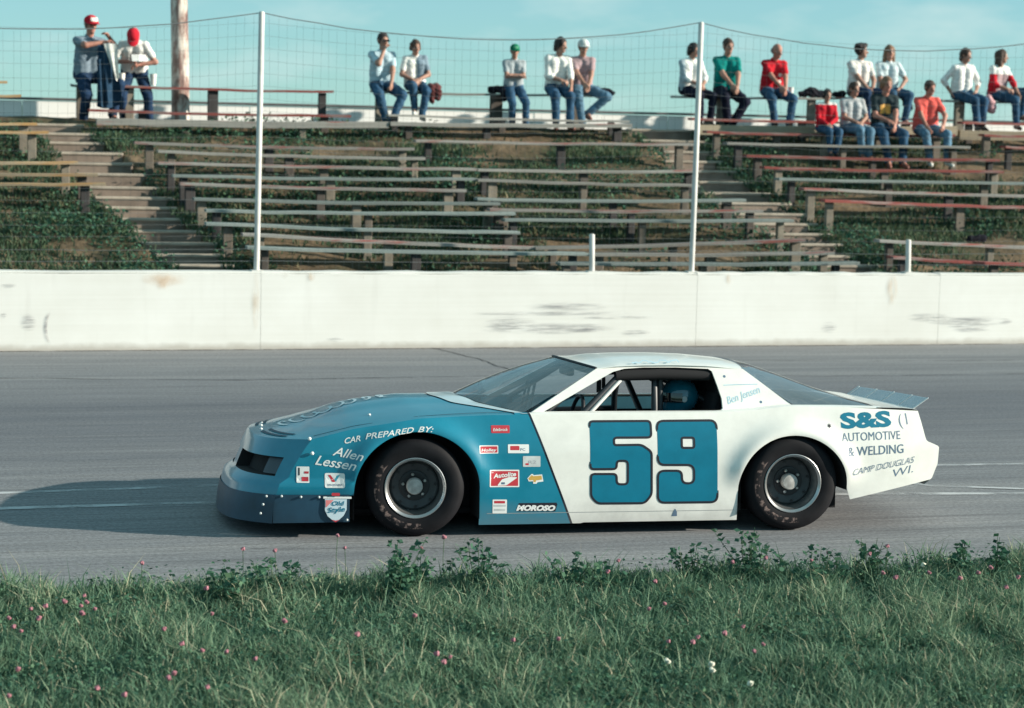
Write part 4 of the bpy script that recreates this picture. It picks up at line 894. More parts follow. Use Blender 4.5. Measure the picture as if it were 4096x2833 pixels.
def arch(x, i):
    xc, zc, Ra = WHL[i]; q = (x-xc)/Ra; return zc+ (Ra-.025)*math.sqrt(max(0, 1-q*q))
def XF(y, z):
    """front fascia"""
    xc = interp(z, [(.05, -1.325), (.20, -1.31), (.27, -1.295), (.36, -1.27), (.405, -1.205), (.53, -1.155), (.60, -1.125), (.66, -1.09)])
    k = interp(z, [(.05, .32), (.30, .31), (.45, .31), (.66, .345)]); a = np.abs(y)/.86
    return xc+k*(.25*a**2+.75*a**4)
XRE = [(.20, 3.60), (.30, 3.80), (.345, 3.86), (.45, 3.905), (.575, 3.915), (.585, 3.90), (.62, 3.812), (.65, 3.80), (.84, 3.752)]
def XR(z): return interp(z, XRE)
def mir(P): P = np.array(P, float); P[..., 1] *= -1; return P
def both(name, P, mat, parent, smooth=40, flip=False, skip=None, names=None):
    out = []
    for k, sgn in enumerate((1, -1)):
        mb = MB(); mb.grid(P if sgn > 0 else mir(P), flip=flip if sgn > 0 else not flip, skip=skip); out.append(mb.build(name, mat, parent, smooth))
    return out
NV = 44
def flank_cols(cols):
    """cols: list of (x at bottom, x at top, z bottom, z top); returns grid on the near side"""
    P = []
    for xb, xt, zb, zt in cols:
        row = []
        for j in range(NV):
            t = j/(NV-1); z = zb+(zt-zb)*t; x = xb+(xt-xb)*t; row.append((x, -float(hw(x, z)), z))
        P.append(row)
    return np.array(P)
# nose side: from the fascia corner to the front arch (over the arch too)
cols = []
zb0 = .278
for k in range(17):
    u = k/16; row = []
    for j in range(NV):
        t = j/(NV-1); zf = zb0+(.668-zb0)*t; xe = -.447
        ze = zb0+(.7405-zb0)*t; xf = float(XF(.86, zf)); x = xf+(xe-xf)*u; z = zf+(ze-zf)*u
        y = float(hw(x, z)); y = y*(u > .001)+(.86)*(u <= .001) if False else y
        row.append((x, -y, z))
    cols.append(row)
nose_side = np.array(cols)
ca = []
for k in range(49):
    w = math.pi*(1-k/48); x = WHL[0][0]+.445*math.cos(w); ca.append((x, x, max(arch(x, 0), WHL[0][1]), float(ztop(x))))
front_over = flank_cols(ca)
cd_ = [(x, x, .055+.006*(x > 1.2), float(ztop(x))) for x in np.concatenate([[.445, .447], np.linspace(.48, 2.34, 70), [2.343, 2.345]])]
door = flank_cols(cd_)
cr = []
for k in range(49):
    w = math.pi*(1-k/48); x = WHL[1][0]+.415*math.cos(w); cr.append((x, x, max(arch(x, 1), WHL[1][1]), float(ztop(x))))
rear_over = flank_cols(cr)
rows = []
for k in range(25):
    u = k/24; row = []
    for j in range(NV):
        t = j/(NV-1); z0 = .195+(.872-.195)*t; z1 = .335+(.840-.335)*t; z = z0+(z1-z0)*u; x = 3.176+(float(XR(z1))-3.176)*u
        row.append((x, -float(hw(x, z)), z))
    rows.append(row)
tail_side = np.array(rows)
low = []
for xb, z0, z1 in ((-.447, .278, .30),): pass
def near_far(name, P, mat, sm=35):
    out = both(name, P, mat, car, sm, flip=False)
    for v in out[1].data.vertices: v.co.z = max(v.co.z, .112)      # far sill kept clear of the asphalt under the lean
    return out
near_far('front_fender', np.concatenate([nose_side, front_over[1:]]), PTB)
near_far('door_panel', door, PT2); near_far('rear_quarter', np.concatenate([rear_over, tail_side[1:]]), PTW)
# ---- hood, cowl, nose
def crown(x): return interp(x, [(-1.12, .048), (-.7, .075), (-.3, .085), (.3, .065), (.85, .06)])
def zhood(x, y):
    a = np.abs(y)/.86; z = ztop(x)+crown(x)*(1-a**2.4)
    z = z+.022*np.exp(-((np.abs(y)-.0)/.34)**6)*sstep(-.75, -.35, x)          # raised centre of the hood
    return z
ys = np.linspace(-.862, .862, 41)
def cww(y): return .06+.15*(1-(np.abs(y)/.862)**2)
def xcw(y): return .43+.385*(np.abs(y)/.86)**2
P = []
for i in range(37):
    u = i/36; row = []
    for y in ys:
        a = abs(y)/.862; x0 = float(XF(y*.998, .662)); x1 = float(xcw(y))-cww(y); x = x0+(x1-x0)*u
        yy = y*float(hw(max(x, -.9), float(ztop(x))))/.862 if a > .5 else y
        yy = y*(1-sstep(.5, 1, a))+sstep(.5, 1, a)*np.sign(y)*a*float(hw(x, float(ztop(x))))
        row.append((x, yy, float(zhood(x, y))))
    P.append(row)
mb = MB(); mb.grid(P, flip=True); hood = mb.build('hood', PTB, car, 50); HOODP = np.array(P)
P2 = [[(float(xcw(y))-cww(y)*(1-u)+(.0 if u else -.001), y*float(hw(.8, .83))/.862 if abs(y) > .43 else y, float(zhood(float(xcw(y))-cww(y)*(1-u), y))+.006*(u < .9)) for y in ys] for u in np.linspace(0, 1, 5)]
mb = MB(); mb.grid(P2, flip=True); mb.build('cowl_panel', m_paint('pale_cowl_paint', base=(.50, .60, .63)), car, 50)
# fascia with two sunken headlamp pockets
zl = [.278, .30, .33, .36, .385, .405, .44, .475, .51, .535, .56, .59, .62, .645, .664]
yl = sorted(set([round(v, 3) for v in list(np.linspace(-.86, .86, 29))]+[-.78, -.10, .10, .78]))
def fas(y, z): return (float(XF(y, z)), y*(1 if abs(y) < .8 else float(hw(float(XF(.86, z)), z))/.86*1), z if z < .66 else float(zhood(float(XF(y*.998, .662)), y)))
P = [[fas(y, z) for z in zl] for y in yl]
def inpocket(i, j):
    y = (yl[i]+yl[i+1])/2; z = (zl[j]+zl[j+1])/2; return .10 < abs(y) < .78 and .405 < z < .535
mb = MB(); mb.grid(P, flip=True, skip=inpocket); mb.build('nose', PTB, car, 40)
for sgn in (-1, 1):
    yy = [y for y in yl if .099 < sgn*y < .781]; zz = [z for z in zl if .404 < z < .536]
    mb = MB(); bk_ = lambda y, z, dd: (float(XF(y, z))+dd, y, z)
    mb.grid([[bk_(y, z, .10) for z in zz] for y in yy], flip=True)
    for z in (zz[0], zz[-1]): mb.grid([[bk_(y, z, 0), bk_(y, z, .10)] for y in yy], flip=(z == zz[0]))
    for y in (yy[0], yy[-1]): mb.grid([[bk_(y, z, 0), bk_(y, z, .10)] for z in zz], flip=(y == yy[-1]))
    hp_ = mb.build('headlamp_pocket', DARK, car)
    ya = sgn*np.linspace(.62, .765, 5); mb = MB(); mb.grid([[bk_(y, z, .045) for z in np.linspace(.415, .525, 4)] for y in ya], flip=sgn > 0); mb.build('lamp_cover', pm('lamp_cover_grey', (.03, .045, .06), .4, .2), hp_, 60)
# grille slots on top of the nose
for x0, dz in ((.10, 0), (.045, 0)):
    for sgn in (-1, 1):
        P = []
        for y in np.linspace(.22, .66, 10):
            xf = float(XF(y, .662)); z = lambda x: float(zhood(x, y))
            P.append([(xf+x0, sgn*y, z(xf+x0)+.004), (xf+x0+.026, sgn*y, z(xf+x0+.026)+.004)])
        mb = MB(); mb.grid(P, flip=sgn > 0); mb.build('nose_slot', pm('slot_dark_blue', (.003, .03, .06), .6, .1), car)
# air dam
P = [[(float(XF(y, z))-.006, y*1.005, z) for z in (.085, .13, .2, .25, .284)] for y in np.linspace(-.86, .86, 25)]
mb = MB(); mb.grid(P, flip=True)
for sgn in (-1, 1):
    Q = [[(x, sgn*(float(hw(x, .27))+.005-.01*(1-z/.28)), z) for z in (.085+.012*(x+1), .13, .2, .25, .284)] for x in np.linspace(float(XF(.86, .2))-.006, -.475, 8)]
    mb.grid(Q, flip=sgn > 0)
mb.build('air_dam', BLKP, car, 35)
# ---- greenhouse
def ysd(z): return .80-(z-.832)*.20/.312
OUT = [(.82, .834), (1.352, 1.140), (1.50, 1.160), (1.70, 1.168), (1.95, 1.170), (2.20, 1.162), (2.46, 1.138), (2.56, 1.06), (2.68, .965), (2.80, .874), (2.5, .857), (2.185, .838)]
WIN = [(.925, .846), (1.40, 1.082), (1.475, 1.118), (1.56, 1.139), (1.70, 1.148), (1.95, 1.148), (2.195, 1.138), (2.222, 1.12), (2.245, 1.02), (2.262, .93), (2.258, .862), (2.24, .848)]
def panel(name, outer, holes, mp, mat, parent, th=.02, smooth=None):
    """flat panel with openings and real thickness; mp(x, z, depth) -> point"""
    loops = [outer]+holes; flat = [[Vector((p[0], p[1], 0)) for p in l] for l in loops]; tri = tessellate_polygon(flat); pts = [p for l in loops for p in l]; n = len(pts)
    mb = MB(); v = [mp(p[0], p[1], 0) for p in pts]+[mp(p[0], p[1], th) for p in pts]; f = []
    for t in tri:
        a, b_, c = [Vector((*pts[i], 0)) for i in t]; t = t if (b_-a).cross(c-a).z > 0 else t[::-1]; f.append(tuple(t)); f.append(tuple(i+n for i in t[::-1]))
    o = 0
    for li, l in enumerate(loops):
        ar = sum(l[i][0]*l[(i+1) % len(l)][1]-l[(i+1) % len(l)][0]*l[i][1] for i in range(len(l)))
        for i in range(len(l)):
            a, b_ = o+i, o+(i+1) % len(l); q = (a, a+n, b_+n, b_); ccw = ar > 0
            f.append(q if (ccw == (li == 0)) else q[::-1])
        o += len(l)
    mb.add(v, f); return mb.build(name, mat, parent, smooth)
for sgn in (-1, 1):
    panel('pillar_frame', OUT, [WIN], (lambda x, z, d, s_=sgn: (x, s_*(ysd(z)-d), z)), PTW, car, .022)
    # shoulder between the flank's top edge and the window line, back to the deck
    P = []
    for x in np.linspace(.70, 3.46, 40):
        zt = float(ztop(x)); yo = float(hw(x, zt)); yi = min(yo-.02, float(interp(x, [(.7, .80), (2.80, .776), (3.46, .735)])))
        P.append([(x, sgn*yo, zt), (x, sgn*(yo*.75+yi*.25), zt+.008), (x, sgn*(yo*.4+yi*.6), zt+.012), (x, sgn*yi, zt+.010)])
    mb = MB(); mb.grid(P, flip=sgn > 0); mb.build('shoulder', PT2, car, 60)
# roof skin
RX = [(1.19, 1.135), (1.352, 1.142), (1.50, 1.161), (1.70, 1.169), (1.95, 1.171), (2.20, 1.163), (2.46, 1.139), (2.6, 1.10)]
def wst(y): return 1.195+.157*(y/.6)**2, 1.186-.044*(y/.6)**2          # windscreen top edge
P = []
for i in range(25):
    u = i/24; row = []
    for y in np.linspace(-.605, .605, 25):
        a = abs(y)/.605; x0 = wst(y)[0]; x1 = 2.455+.06*(1-a*a); x = x0+(x1-x0)*u
        row.append((x, y, float(interp(x if a > .9 else max(x, 1.36-.0*a), RX))+.042*(1-a**2.6)-.006*(a > .99)))
    P.append(row)
mb = MB(); mb.grid(P, flip=True); Pl = [[(p[0], p[1]*.985, p[2]-.02) for p in r_] for r_ in P]
roof = mb.build('roof', PTW, car, 60); mb = MB(); mb.grid(Pl); mb.build('headliner', DARK, roof, 60); ROOFP = np.array(P)
# glass
def m_glass(name, tintc, amt):
    mt, t, b = nodes(name); nt_ = t.nodes; nt_.remove(b); out = [n for n in nt_ if n.type == 'OUTPUT_MATERIAL'][0]
    tr = nt_.new('ShaderNodeBsdfTransparent'); tr.inputs[0].default_value = (*tintc, 1); gl = nt_.new('ShaderNodeBsdfGlossy'); gl.inputs['Roughness'].default_value = .04
    lw = nt_.new('ShaderNodeLayerWeight'); lw.inputs['Blend'].default_value = .35; mx = nt_.new('ShaderNodeMixShader'); df = nt_.new('ShaderNodeBsdfDiffuse'); df.inputs[0].default_value = (.40, .46, .50, 1); tl = nt_.new('ShaderNodeBsdfTranslucent'); tl.inputs[0].default_value = (.40, .46, .50, 1); m3 = nt_.new('ShaderNodeMixShader'); m3.inputs[0].default_value = .5; m2 = nt_.new('ShaderNodeMixShader')
    sm = ramp(t, noise(t, 2.2, 4, .6), [(.3, (amt*.6,)*3), (.7, (amt*1.3,)*3)])
    t.links.new(sm, m2.inputs[0]); t.links.new(tr.outputs[0], m2.inputs[1]); t.links.new(df.outputs[0], m3.inputs[1]); t.links.new(tl.outputs[0], m3.inputs[2]); t.links.new(m3.outputs[0], m2.inputs[2])
    t.links.new(math_n(t, 'MULTIPLY', lw.outputs['Facing'], .62), mx.inputs[0]); t.links.new(m2.outputs[0], mx.inputs[1]); t.links.new(gl.outputs[0], mx.inputs[2]); t.links.new(mx.outputs[0], out.inputs[0]); return mt
GLASS = m_glass('plastic_windscreen', (.80, .90, .93), .28); GLASSR = m_glass('hatch_plastic', (.70, .77, .82), .36); GLASSS = m_glass('spoiler_plastic', (.80, .85, .88), .26)
P = []
for i in range(15):
    u = i/14; row = []
    for q in np.linspace(-1, 1, 25):
        yb, yt = q*.805, q*.602; xb = float(xcw(yb)); zb = float(zhood(xb, yb))+.004 if abs(q) < .97 else .838; xt, zt = wst(yt); bow = .022*math.sin(math.pi*u)*(1-q*q)
        row.append((xb+(xt-xb)*u-bow*.6, yb+(yt-yb)*u, zb+(zt-zb)*u+bow))
    P.append(row)
mb = MB(); mb.grid(P, flip=True); mb.build('windscreen', GLASS, car, 180)
# dark seal round the windscreen top
mb = MB(); mb.tube([tuple(np.array(P[14][k])+np.array([0, 0, .002])) for k in range(25)], .009, 6); mb.build('windscreen_seal', BLACK, car, 60)
# hatch
P = []
for x in np.linspace(2.46, 3.44, 26):
    ye = float(interp(x, [(2.46, .602), (2.80, .776), (3.44, .735)])); ze = float(interp(x, [(2.46, 1.139), (2.56, 1.062), (2.68, .967), (2.80, .884), (3.44, .872)])); zc = float(interp(x, [(2.46, 1.181), (2.6, 1.150), (2.8, 1.088), (3.1, .985), (3.44, .885)]))
    P.append([(x+.05*(1-q*q)*(1-(x-2.46)), q*ye, ze+(max(zc, ze)-ze)*(1-abs(q)**2.6)) for q in np.linspace(-1, 1, 25)])
mb = MB(); mb.grid(P, flip=True); mb.build('hatch_window', GLASSR, car, 180)
# rear deck and tail
P = []
for i in range(9):
    u = i/8; row = []
    for q in np.linspace(-1, 1, 25):
        x = 3.43+(3.752+.03*(1-q*q)-3.43)*u; yo = float(hw(x, .85)); row.append((x, q*yo, float(ztop(x))+.012*(1-q**4)*(1-u)+.006))
    P.append(row)
mb = MB(); mb.grid(P, flip=True); mb.build('rear_deck', PTW, car, 50)
zz = [.30, .335, .36, .45, .52, .575, .585, .62, .65, .72, .79, .842]
P = [[(float(XR(z))+.035*(1-q*q), q*float(hw(float(XR(z)), z)), z) for z in zz] for q in np.linspace(-1, 1, 25)]
mb = MB(); mb.grid(P); mb.build('tail_panel', PTW, car, 35)
for sgn in (-1, 1):
    mb = MB(); mb.grid([[(float(XR(z))+.035*(1-q*q)+.006, sgn*q*.84, z) for z in (.67, .71, .75, .79)] for q in np.linspace(.45, .93, 8)], flip=sgn < 0); mb.build('tail_lamp', pm('tail_lamp_red', (.30, .02, .02), .25, .1), car)
# spoiler: four clear panels and their struts
sp_y = [-.74, -.39, -.02, .33, .68]
for i in range(4):
    a, b_ = sp_y[i]+.008, sp_y[i+1]-.008; mb = MB(); xs = lambda y: 3.745+.02*(1-(y/.7)**2)
    Q = [[(xs(y)+.120*t, y, .848+.080*t-.022*(y+.74)/1.42) for t in (0, .5, 1)] for y in np.linspace(a, b_, 6)]
    mb.grid(Q); mb.grid([[(p[0]-.004, p[1], p[2]+.001) for p in r_] for r_ in Q], flip=True); mb.build('spoiler_panel', GLASSS, car)
for y in sp_y:
    mb = MB(); mb.bevbox((3.745+.02*(1-(y/.7)**2)+.060, y, .892-.022*(y+.74)/1.42), (.010, .014, .142), .003, Matrix.Rotation(.98, 3, 'Y')); mb.build('spoiler_strut', pm('spoiler_alloy', (.55, .60, .62), .4, .1, metal=.5), car)
# ---- underside, wheel wells
mb = MB(); mb.box((1.25, 0, .12), (3.7, 1.1, .03)); mb.box((1.38, -.06, .098), (1.80, 1.62, .06)); mb.box((3.40, -.1, .36), (.42, .9, .2)); mb.box((3.40, 0, .33), (.50, 1.4, .03)); mb.box((-.85, 0, .24), (.62, 1.35, .03)); mb.build('floor_pan_light_block', DARK, car)  # floor, plus low and tail boxes added to block light under the car
for i, (xc, zc, Ra) in enumerate(WHL):
    for sgn in (-1, 1):
        P = []
        for k in range(25):
            w = math.pi*k/24; x = xc-Ra*math.cos(w); z = max(arch(x, i), zc); yo = float(hw(x, z))
            P.append([(x, sgn*(yo-.001), z), (x, sgn*(yo-.02), z+.004), (x, sgn*.50, z+.004)])
        P = [[(P[0][0][0], p[1], .10) for p in P[0]]]+P+[[(P[-1][0][0], p[1], .10 if i == 0 else .27) for p in P[-1]]]
        mb = MB(); mb.grid(P, flip=sgn < 0); mb.box((xc, sgn*.50, .40), (.95, .02, .62)); mb.build('wheel_well', DARK, car)
# ---- wheels
def m_tire():
    mt, t, b = nodes('tire_rubber'); b.inputs['Roughness'].default_value = .7; b.inputs['Specular IOR Level'].default_value = .2
    tc = t.nodes.new('ShaderNodeTexCoord'); sx = t.nodes.new('ShaderNodeSeparateXYZ'); t.links.new(tc.outputs['Object'], sx.inputs[0])
    rr = math_n(t, 'SQRT', math_n(t, 'ADD', math_n(t, 'MULTIPLY', sx.outputs[0], sx.outputs[0]), math_n(t, 'MULTIPLY', sx.outputs[2], sx.outputs[2])))
    # scuffed pinkish remains of raised sidewall lettering on the leading side
    band = math_n(t, 'MULTIPLY', math_n(t, 'GREATER_THAN', rr, .252), math_n(t, 'LESS_THAN', rr, .290)); sidef = ramp(t, sx.outputs[0], [(0, (1, 1, 1)), (.001, (0, 0, 0))]); sidef = math_n(t, 'LESS_THAN', math_n(t, 'ADD', sx.outputs[0], math_n(t, 'MULTIPLY', sx.outputs[2], .55)), -.10)
    nz = ramp(t, noise(t, 30, 3, .6), [(.50, (0, 0, 0)), (.66, (1, 1, 1))]); out_f = math_n(t, 'LESS_THAN', sx.outputs[1], -.10)
    f = math_n(t, 'MULTIPLY', math_n(t, 'MULTIPLY', band, sidef), math_n(t, 'MULTIPLY', nz, out_f))
    c = mixc(t, math_n(t, 'MULTIPLY', f, .75), ramp(t, noise(t, 9, 4), [(.3, (.005, .005, .007)), (.7, (.011, .011, .014))]), (.28, .20, .18))
    t.links.new(c, b.inputs['Base Color']); return mt
TIRE = m_tire(); RIMD = pm('rim_dark', (.045, .048, .052), .5, .2, metal=.3); RIMB = pm('rim_black', (.012, .012, .015), .5, 0); CHR = pm('rim_lip_alloy', (.46, .46, .46), .32, .15, metal=.9); HUBG = pm('hub_grey', (.42, .40, .38), .55, .3, 20)
def wheel(x, y, z, steer, rot0):
    # wheels stay on the ground while the body leans
    r_ = .352; w = empty('wheel', (x, y, z));
    w.parent = car; w.rotation_euler = (-CROLL if y < 0 else CROLL, 0, steer+(math.pi if y > 0 else 0))
    mb = MB(); hwid = .135
    prof = [(.195, -hwid+.020), (.205, -hwid+.006), (.225, -hwid), (.262, -hwid-.008), (.300, -hwid-.006), (.326, -hwid+.006), (.343, -hwid+.026), (.350, -hwid+.05), (r_, -.03), (r_, .03), (.350, hwid-.05), (.343, hwid-.026), (.326, hwid-.006), (.27, hwid+.006), (.225, hwid), (.195, hwid-.02)]
    mb.lathe(prof, 56); mb.build('tire', TIRE, w, 40)
    mb = MB(); mb.lathe([(.196, -hwid+.012), (.212, -hwid-.004), (.216, -hwid-.002), (.213, -hwid+.004)], 48); mb.lathe([(.196, -hwid+.012), (.196, -hwid+.03), (.184, -hwid+.045), (.178, -.02), (.172, .0)], 48); mb.build('rim', CHR, w, 40)
    mb = MB(); mb.lathe([(.176, -.018), (.160, -.034), (.138, -.030), (.105, -.022), (.100, -.012)], 48); disc = mb.build('wheel_disc', RIMD, w, 40)
    for k in range(8):
        a = 2*math.pi*(k+.5)/8+rot0; mb = MB(); mb.lathe([(.0005, 0), (.011, 0), (.012, .004)], 10, c=(.150*math.cos(a), -.0385, .150*math.sin(a))); mb.build('vent_hole', RIMB, w)
    mb = MB(); mb.lathe([(.106, -.015), (.106, -.030), (.098, -.033), (.070, -.026), (.03, -.024)], 40); mb.build('hub_ring', RIMB, w, 40)
    mb = MB(); mb.lathe([(.058, -.02), (.058, -.075), (.052, -.083), (.03, -.086), (.0005, -.087)], 24); mb.build('hub_cap', HUBG, w, 40)
    for k in range(5):
        a = 2*math.pi*k/5+rot0; mb = MB(); mb.lathe([(.012, -.02), (.012, -.046), (.008, -.05), (.0005, -.05)], 6, c=(.082*math.cos(a), 0, .082*math.sin(a))); mb.build('lug_nut', STEEL, w)
    mb = MB(); mb.lathe([(.17, .02), (.12, .03), (.0005, .03)], 24); mb.build('brake_backing', DARK, w)
    return w
rr_ = math.cos(CROLL); base = lambda y: .352-y*math.sin(CROLL)
for x in (0.0, 2.765):
    for y in (-.755, .755): wheel(x, y, (.352-CORG[2])/math.cos(CROLL)-y*math.tan(CROLL), R(-5) if x < 1 else 0, rnd.uniform(0, 1))
# ---- cockpit
CAGE = pm('cage_dark', (.02, .024, .03), .45, .1); CAGEW = pm('cage_white', (.66, .66, .63), .4, .08)
def bars(name, paths, r, mat):
    for p in paths:
        mb = MB(); mb.tube(p, r, 10); mb.build(name, mat, car, 60)
bars('roll_bar', [[(1.78, y, .15) for y in ()] or [(1.79, -.60, .15), (1.80, -.58, .85), (1.82, -.50, 1.12), (1.82, .50, 1.12), (1.80, .58, .85), (1.79, .60, .15)],
                  [(1.36, -.50, 1.11), (1.82, -.50, 1.12)], [(1.36, .50, 1.11), (1.82, .50, 1.12)], [(1.36, -.50, 1.11), (1.36, .50, 1.11)],
                  [(1.82, -.30, 1.11), (2.9, -.45, .55)], [(1.82, .30, 1.11), (2.9, .45, .55)], [(1.36, -.50, 1.11), (.98, -.66, .84), (.93, -.68, .2)], [(1.36, .50, 1.11), (.98, .66, .84), (.93, .68, .2)],
                  [(1.80, -.57, .60), (1.82, .45, 1.08)], [(1.80, .60, .55), (.93, .68, .55)], [(1.80, -.60, .50), (.93, -.68, .50)], [(1.80, .60, .75), (.95, .68, .72)]], .024, CAGE)
a0 = car_px(2353, 1661, -.70); a1 = car_px(2485, 1517, -.585)
bars('door_brace', [[(a0[0]-.02, -.70, a0[1]-.02), (a1[0], -.585, a1[1])]], .015, CAGEW); bars('roll_bar', [[(a0[0]-.07, -.69, a0[1]-.02), (a1[0]-.03, -.575, a1[1]+.01)], [(1.86, -.52, .2), (1.86, -.50, 1.12)]], .024, CAGE)
mb = MB(); mb.tube([(1.50, -.585, 1.085), (1.85, -.578, 1.098), (2.21, -.585, 1.085)], [.036, .042, .036], 10); mb.tube([(1.55, -.56, 1.12), (2.2, -.56, 1.12)], .03, 8); mb.build('rolled_window_net', DARK, car, 60)
mb = MB(); mb.tube([(1.40, -.50, 1.05), (1.40, -.50, .96)], .018, 6); mb.tube([(1.44, -.48, 1.07), (1.44, -.48, .99)], .014, 6); mb.build('cage_padding', DARK, car)
mb = MB(); mb.bevbox((1.02, .0, .775), (.24, 1.24, .05), .01, Matrix.Rotation(-.1, 3, 'Y')); mb.build('dashboard', pm('dash_black', (.02, .022, .026), .6, .15), car)
mb = MB(); mb.bevbox((1.10, .0, .68), (.06, 1.20, .15), .01); mb.build('instrument_panel', BLACK, car)
mb = MB(); mb.bevbox((.78, 0, .46), (.03, 1.5, .66), .005); mb.build('firewall', DARK, car)
for sgn in (-1, 1):
    mb = MB(); mb.grid([[(x, sgn*(.80 if z > .5 else .82), z) for z in (.12, .5, .82)] for x in (.72, 1.5, 2.36)], flip=sgn < 0); mb.build('inner_door', pm('inner_door_grey', (.05, .055, .06), .8, .2) if sgn > 0 else DARK, car)
mb = MB(); mb.bevbox((1.55, .795, .775), (1.55, .02, .10), .004); mb.build('door_cap', pm('door_cap_blue', (.10, .30, .38), .5, .1), car)
mb = MB(); mb.grid([[(2.40, y, z) for z in (.12, .5, .80)] for y in (-.80, 0, .80)]); mb.grid([[(x, y, .80-.0*x) for y in (-.78, 0, .78)] for x in (2.40, 3.0, 3.44)], flip=True); mb.build('rear_bulkhead', pm('bulkhead_grey', (.16, .17, .18), .7, .2), car)
mb = MB(); ring = [(1.27+.10*math.sin(a)*.35, -.34+.17*math.cos(a), .76+.16*math.sin(a)) for a in np.linspace(0, 2*math.pi, 21)]; mb.tube(ring, .015, 8, cap=False); mb.tube([(1.26, -.51, .76), (1.26, -.17, .76)], .010, 6); mb.tube([(1.25, -.34, .76), (1.10, -.34, .70)], .018, 8); mb.build('steering_wheel', BLACK, car, 60)
mb = MB(); mb.bevbox((1.92, -.34, .36), (.50, .50, .12), .03); mb.bevbox((2.26, -.34, .66), (.12, .50, .62), .03, Matrix.Rotation(.16, 3, 'Y')); mb.bevbox((2.22, -.10, .93), (.26, .04, .34), .02); mb.bevbox((2.30, -.34, .98), (.06, .50, .28), .02); mb.build('seat', DARK, car, 40)
mb = MB(); mb.bevbox((1.27, -.02, 1.085), (.05, .30, .06), .012); mb.tube([(1.27, -.02, 1.11), (1.30, -.02, 1.15)], .01, 6); mb.build('mirror', BLACK, car)
mb = MB()
for y in (.10, -.06, .22): mb.tube([(.98, y, .80), (1.02, y, 1.0)], .010, 6)
mb.build('dash_post', CAGE, car)
# ---- the driver (sits inside, so a thing of his own)
drv = empty('person', (0, 0, 0), 0, 'driver in a glossy blue helmet at the wheel of car 59', 'person'); drv.matrix_world = Matrix.Translation(Vector(CORG)) @ Matrix.Rotation(CYAW, 4, 'Z') @ Matrix.Rotation(CROLL, 4, 'X')
SUIT = cloth('driver_suit', (.015, .02, .04), .2)
hx, hy, hz = 2.055, -.36, .905
A = np.array
dp = [(A([2.0, -.42, .46]), A([2.0, -.42, .70]), .11, .11), (A([2.0, -.28, .46]), A([2.0, -.28, .70]), .11, .11), (A([1.98, -.52, .74]), A([1.98, -.18, .74]), .07, .07), (A([1.97, hy, .74]), A([hx+.02, hy, .90]), .06, .06), ('e', A([hx, hy, hz]), (.085, .075, .105)),
      (A([1.98, -.53, .73]), A([1.66, -.56, .60]), .05, .042), (A([1.66, -.56, .60]), A([1.40, -.48, .74]), .042, .03), (A([1.98, -.17, .73]), A([1.66, -.12, .60]), .05, .042), (A([1.66, -.12, .60]), A([1.40, -.20, .74]), .042, .03),
      (A([2.0, -.44, .45]), A([1.55, -.46, .46]), .09, .065), (A([2.0, -.26, .45]), A([1.55, -.22, .46]), .09, .065), (A([1.55, -.46, .46]), A([1.22, -.44, .22]), .06, .045), (A([1.55, -.22, .46]), A([1.22, -.24, .22]), .06, .045)]
F, lo = field(dp, .014, .025); V, Q = surfnet(F, lo, .014); Vs, Qs, nb = [V], [Q], len(V)
for y, q in ((-.48, -1), (-.20, 1)):
    F, lo = field(hand_prims(A([1.39, y, .745]), A([-1, 0, .25]), A([-.2, 0, -1.]), 1.0, 1.3, q), .007, .008, pad=.02); v2, q2 = surfnet(F, lo, .007); Vs.append(v2); Qs.append(q2+nb); nb += len(v2)
mobj('body', np.concatenate(Vs), np.concatenate(Qs), SUIT, drv, 180)
HELM = pm('helmet_blue', (.01, .13, .19), .18, .1, coat=1.0)
he = blob('helmet', [('e', A([hx, hy, hz+.015]), (.142, .122, .140)), (A([hx-.05, hy, hz-.07]), A([hx-.075, hy, hz-.075]), .085, .07)], HELM, drv, .010, .03)
mb = MB(); P = []
for a in np.linspace(-1.5, 1.5, 17):
    P.append([(hx-.006-.150*math.cos(a)*k_, hy+.129*math.sin(a)*k_, hz+zz_) for zz_, k_ in ((-.025, .985), (.01, 1.0), (.045, .975))])
mb.grid(P); mb.build('visor', pm('visor_dark', (.01, .012, .015), .08, 0, coat=1), he, 180)
mb = MB()
for y in (hy-.126, hy+.126): mb.lathe([(.0005, 0), (.022, 0)], 10, c=(hx, y, hz))
mb.build('visor_pivot', DGRY, he)

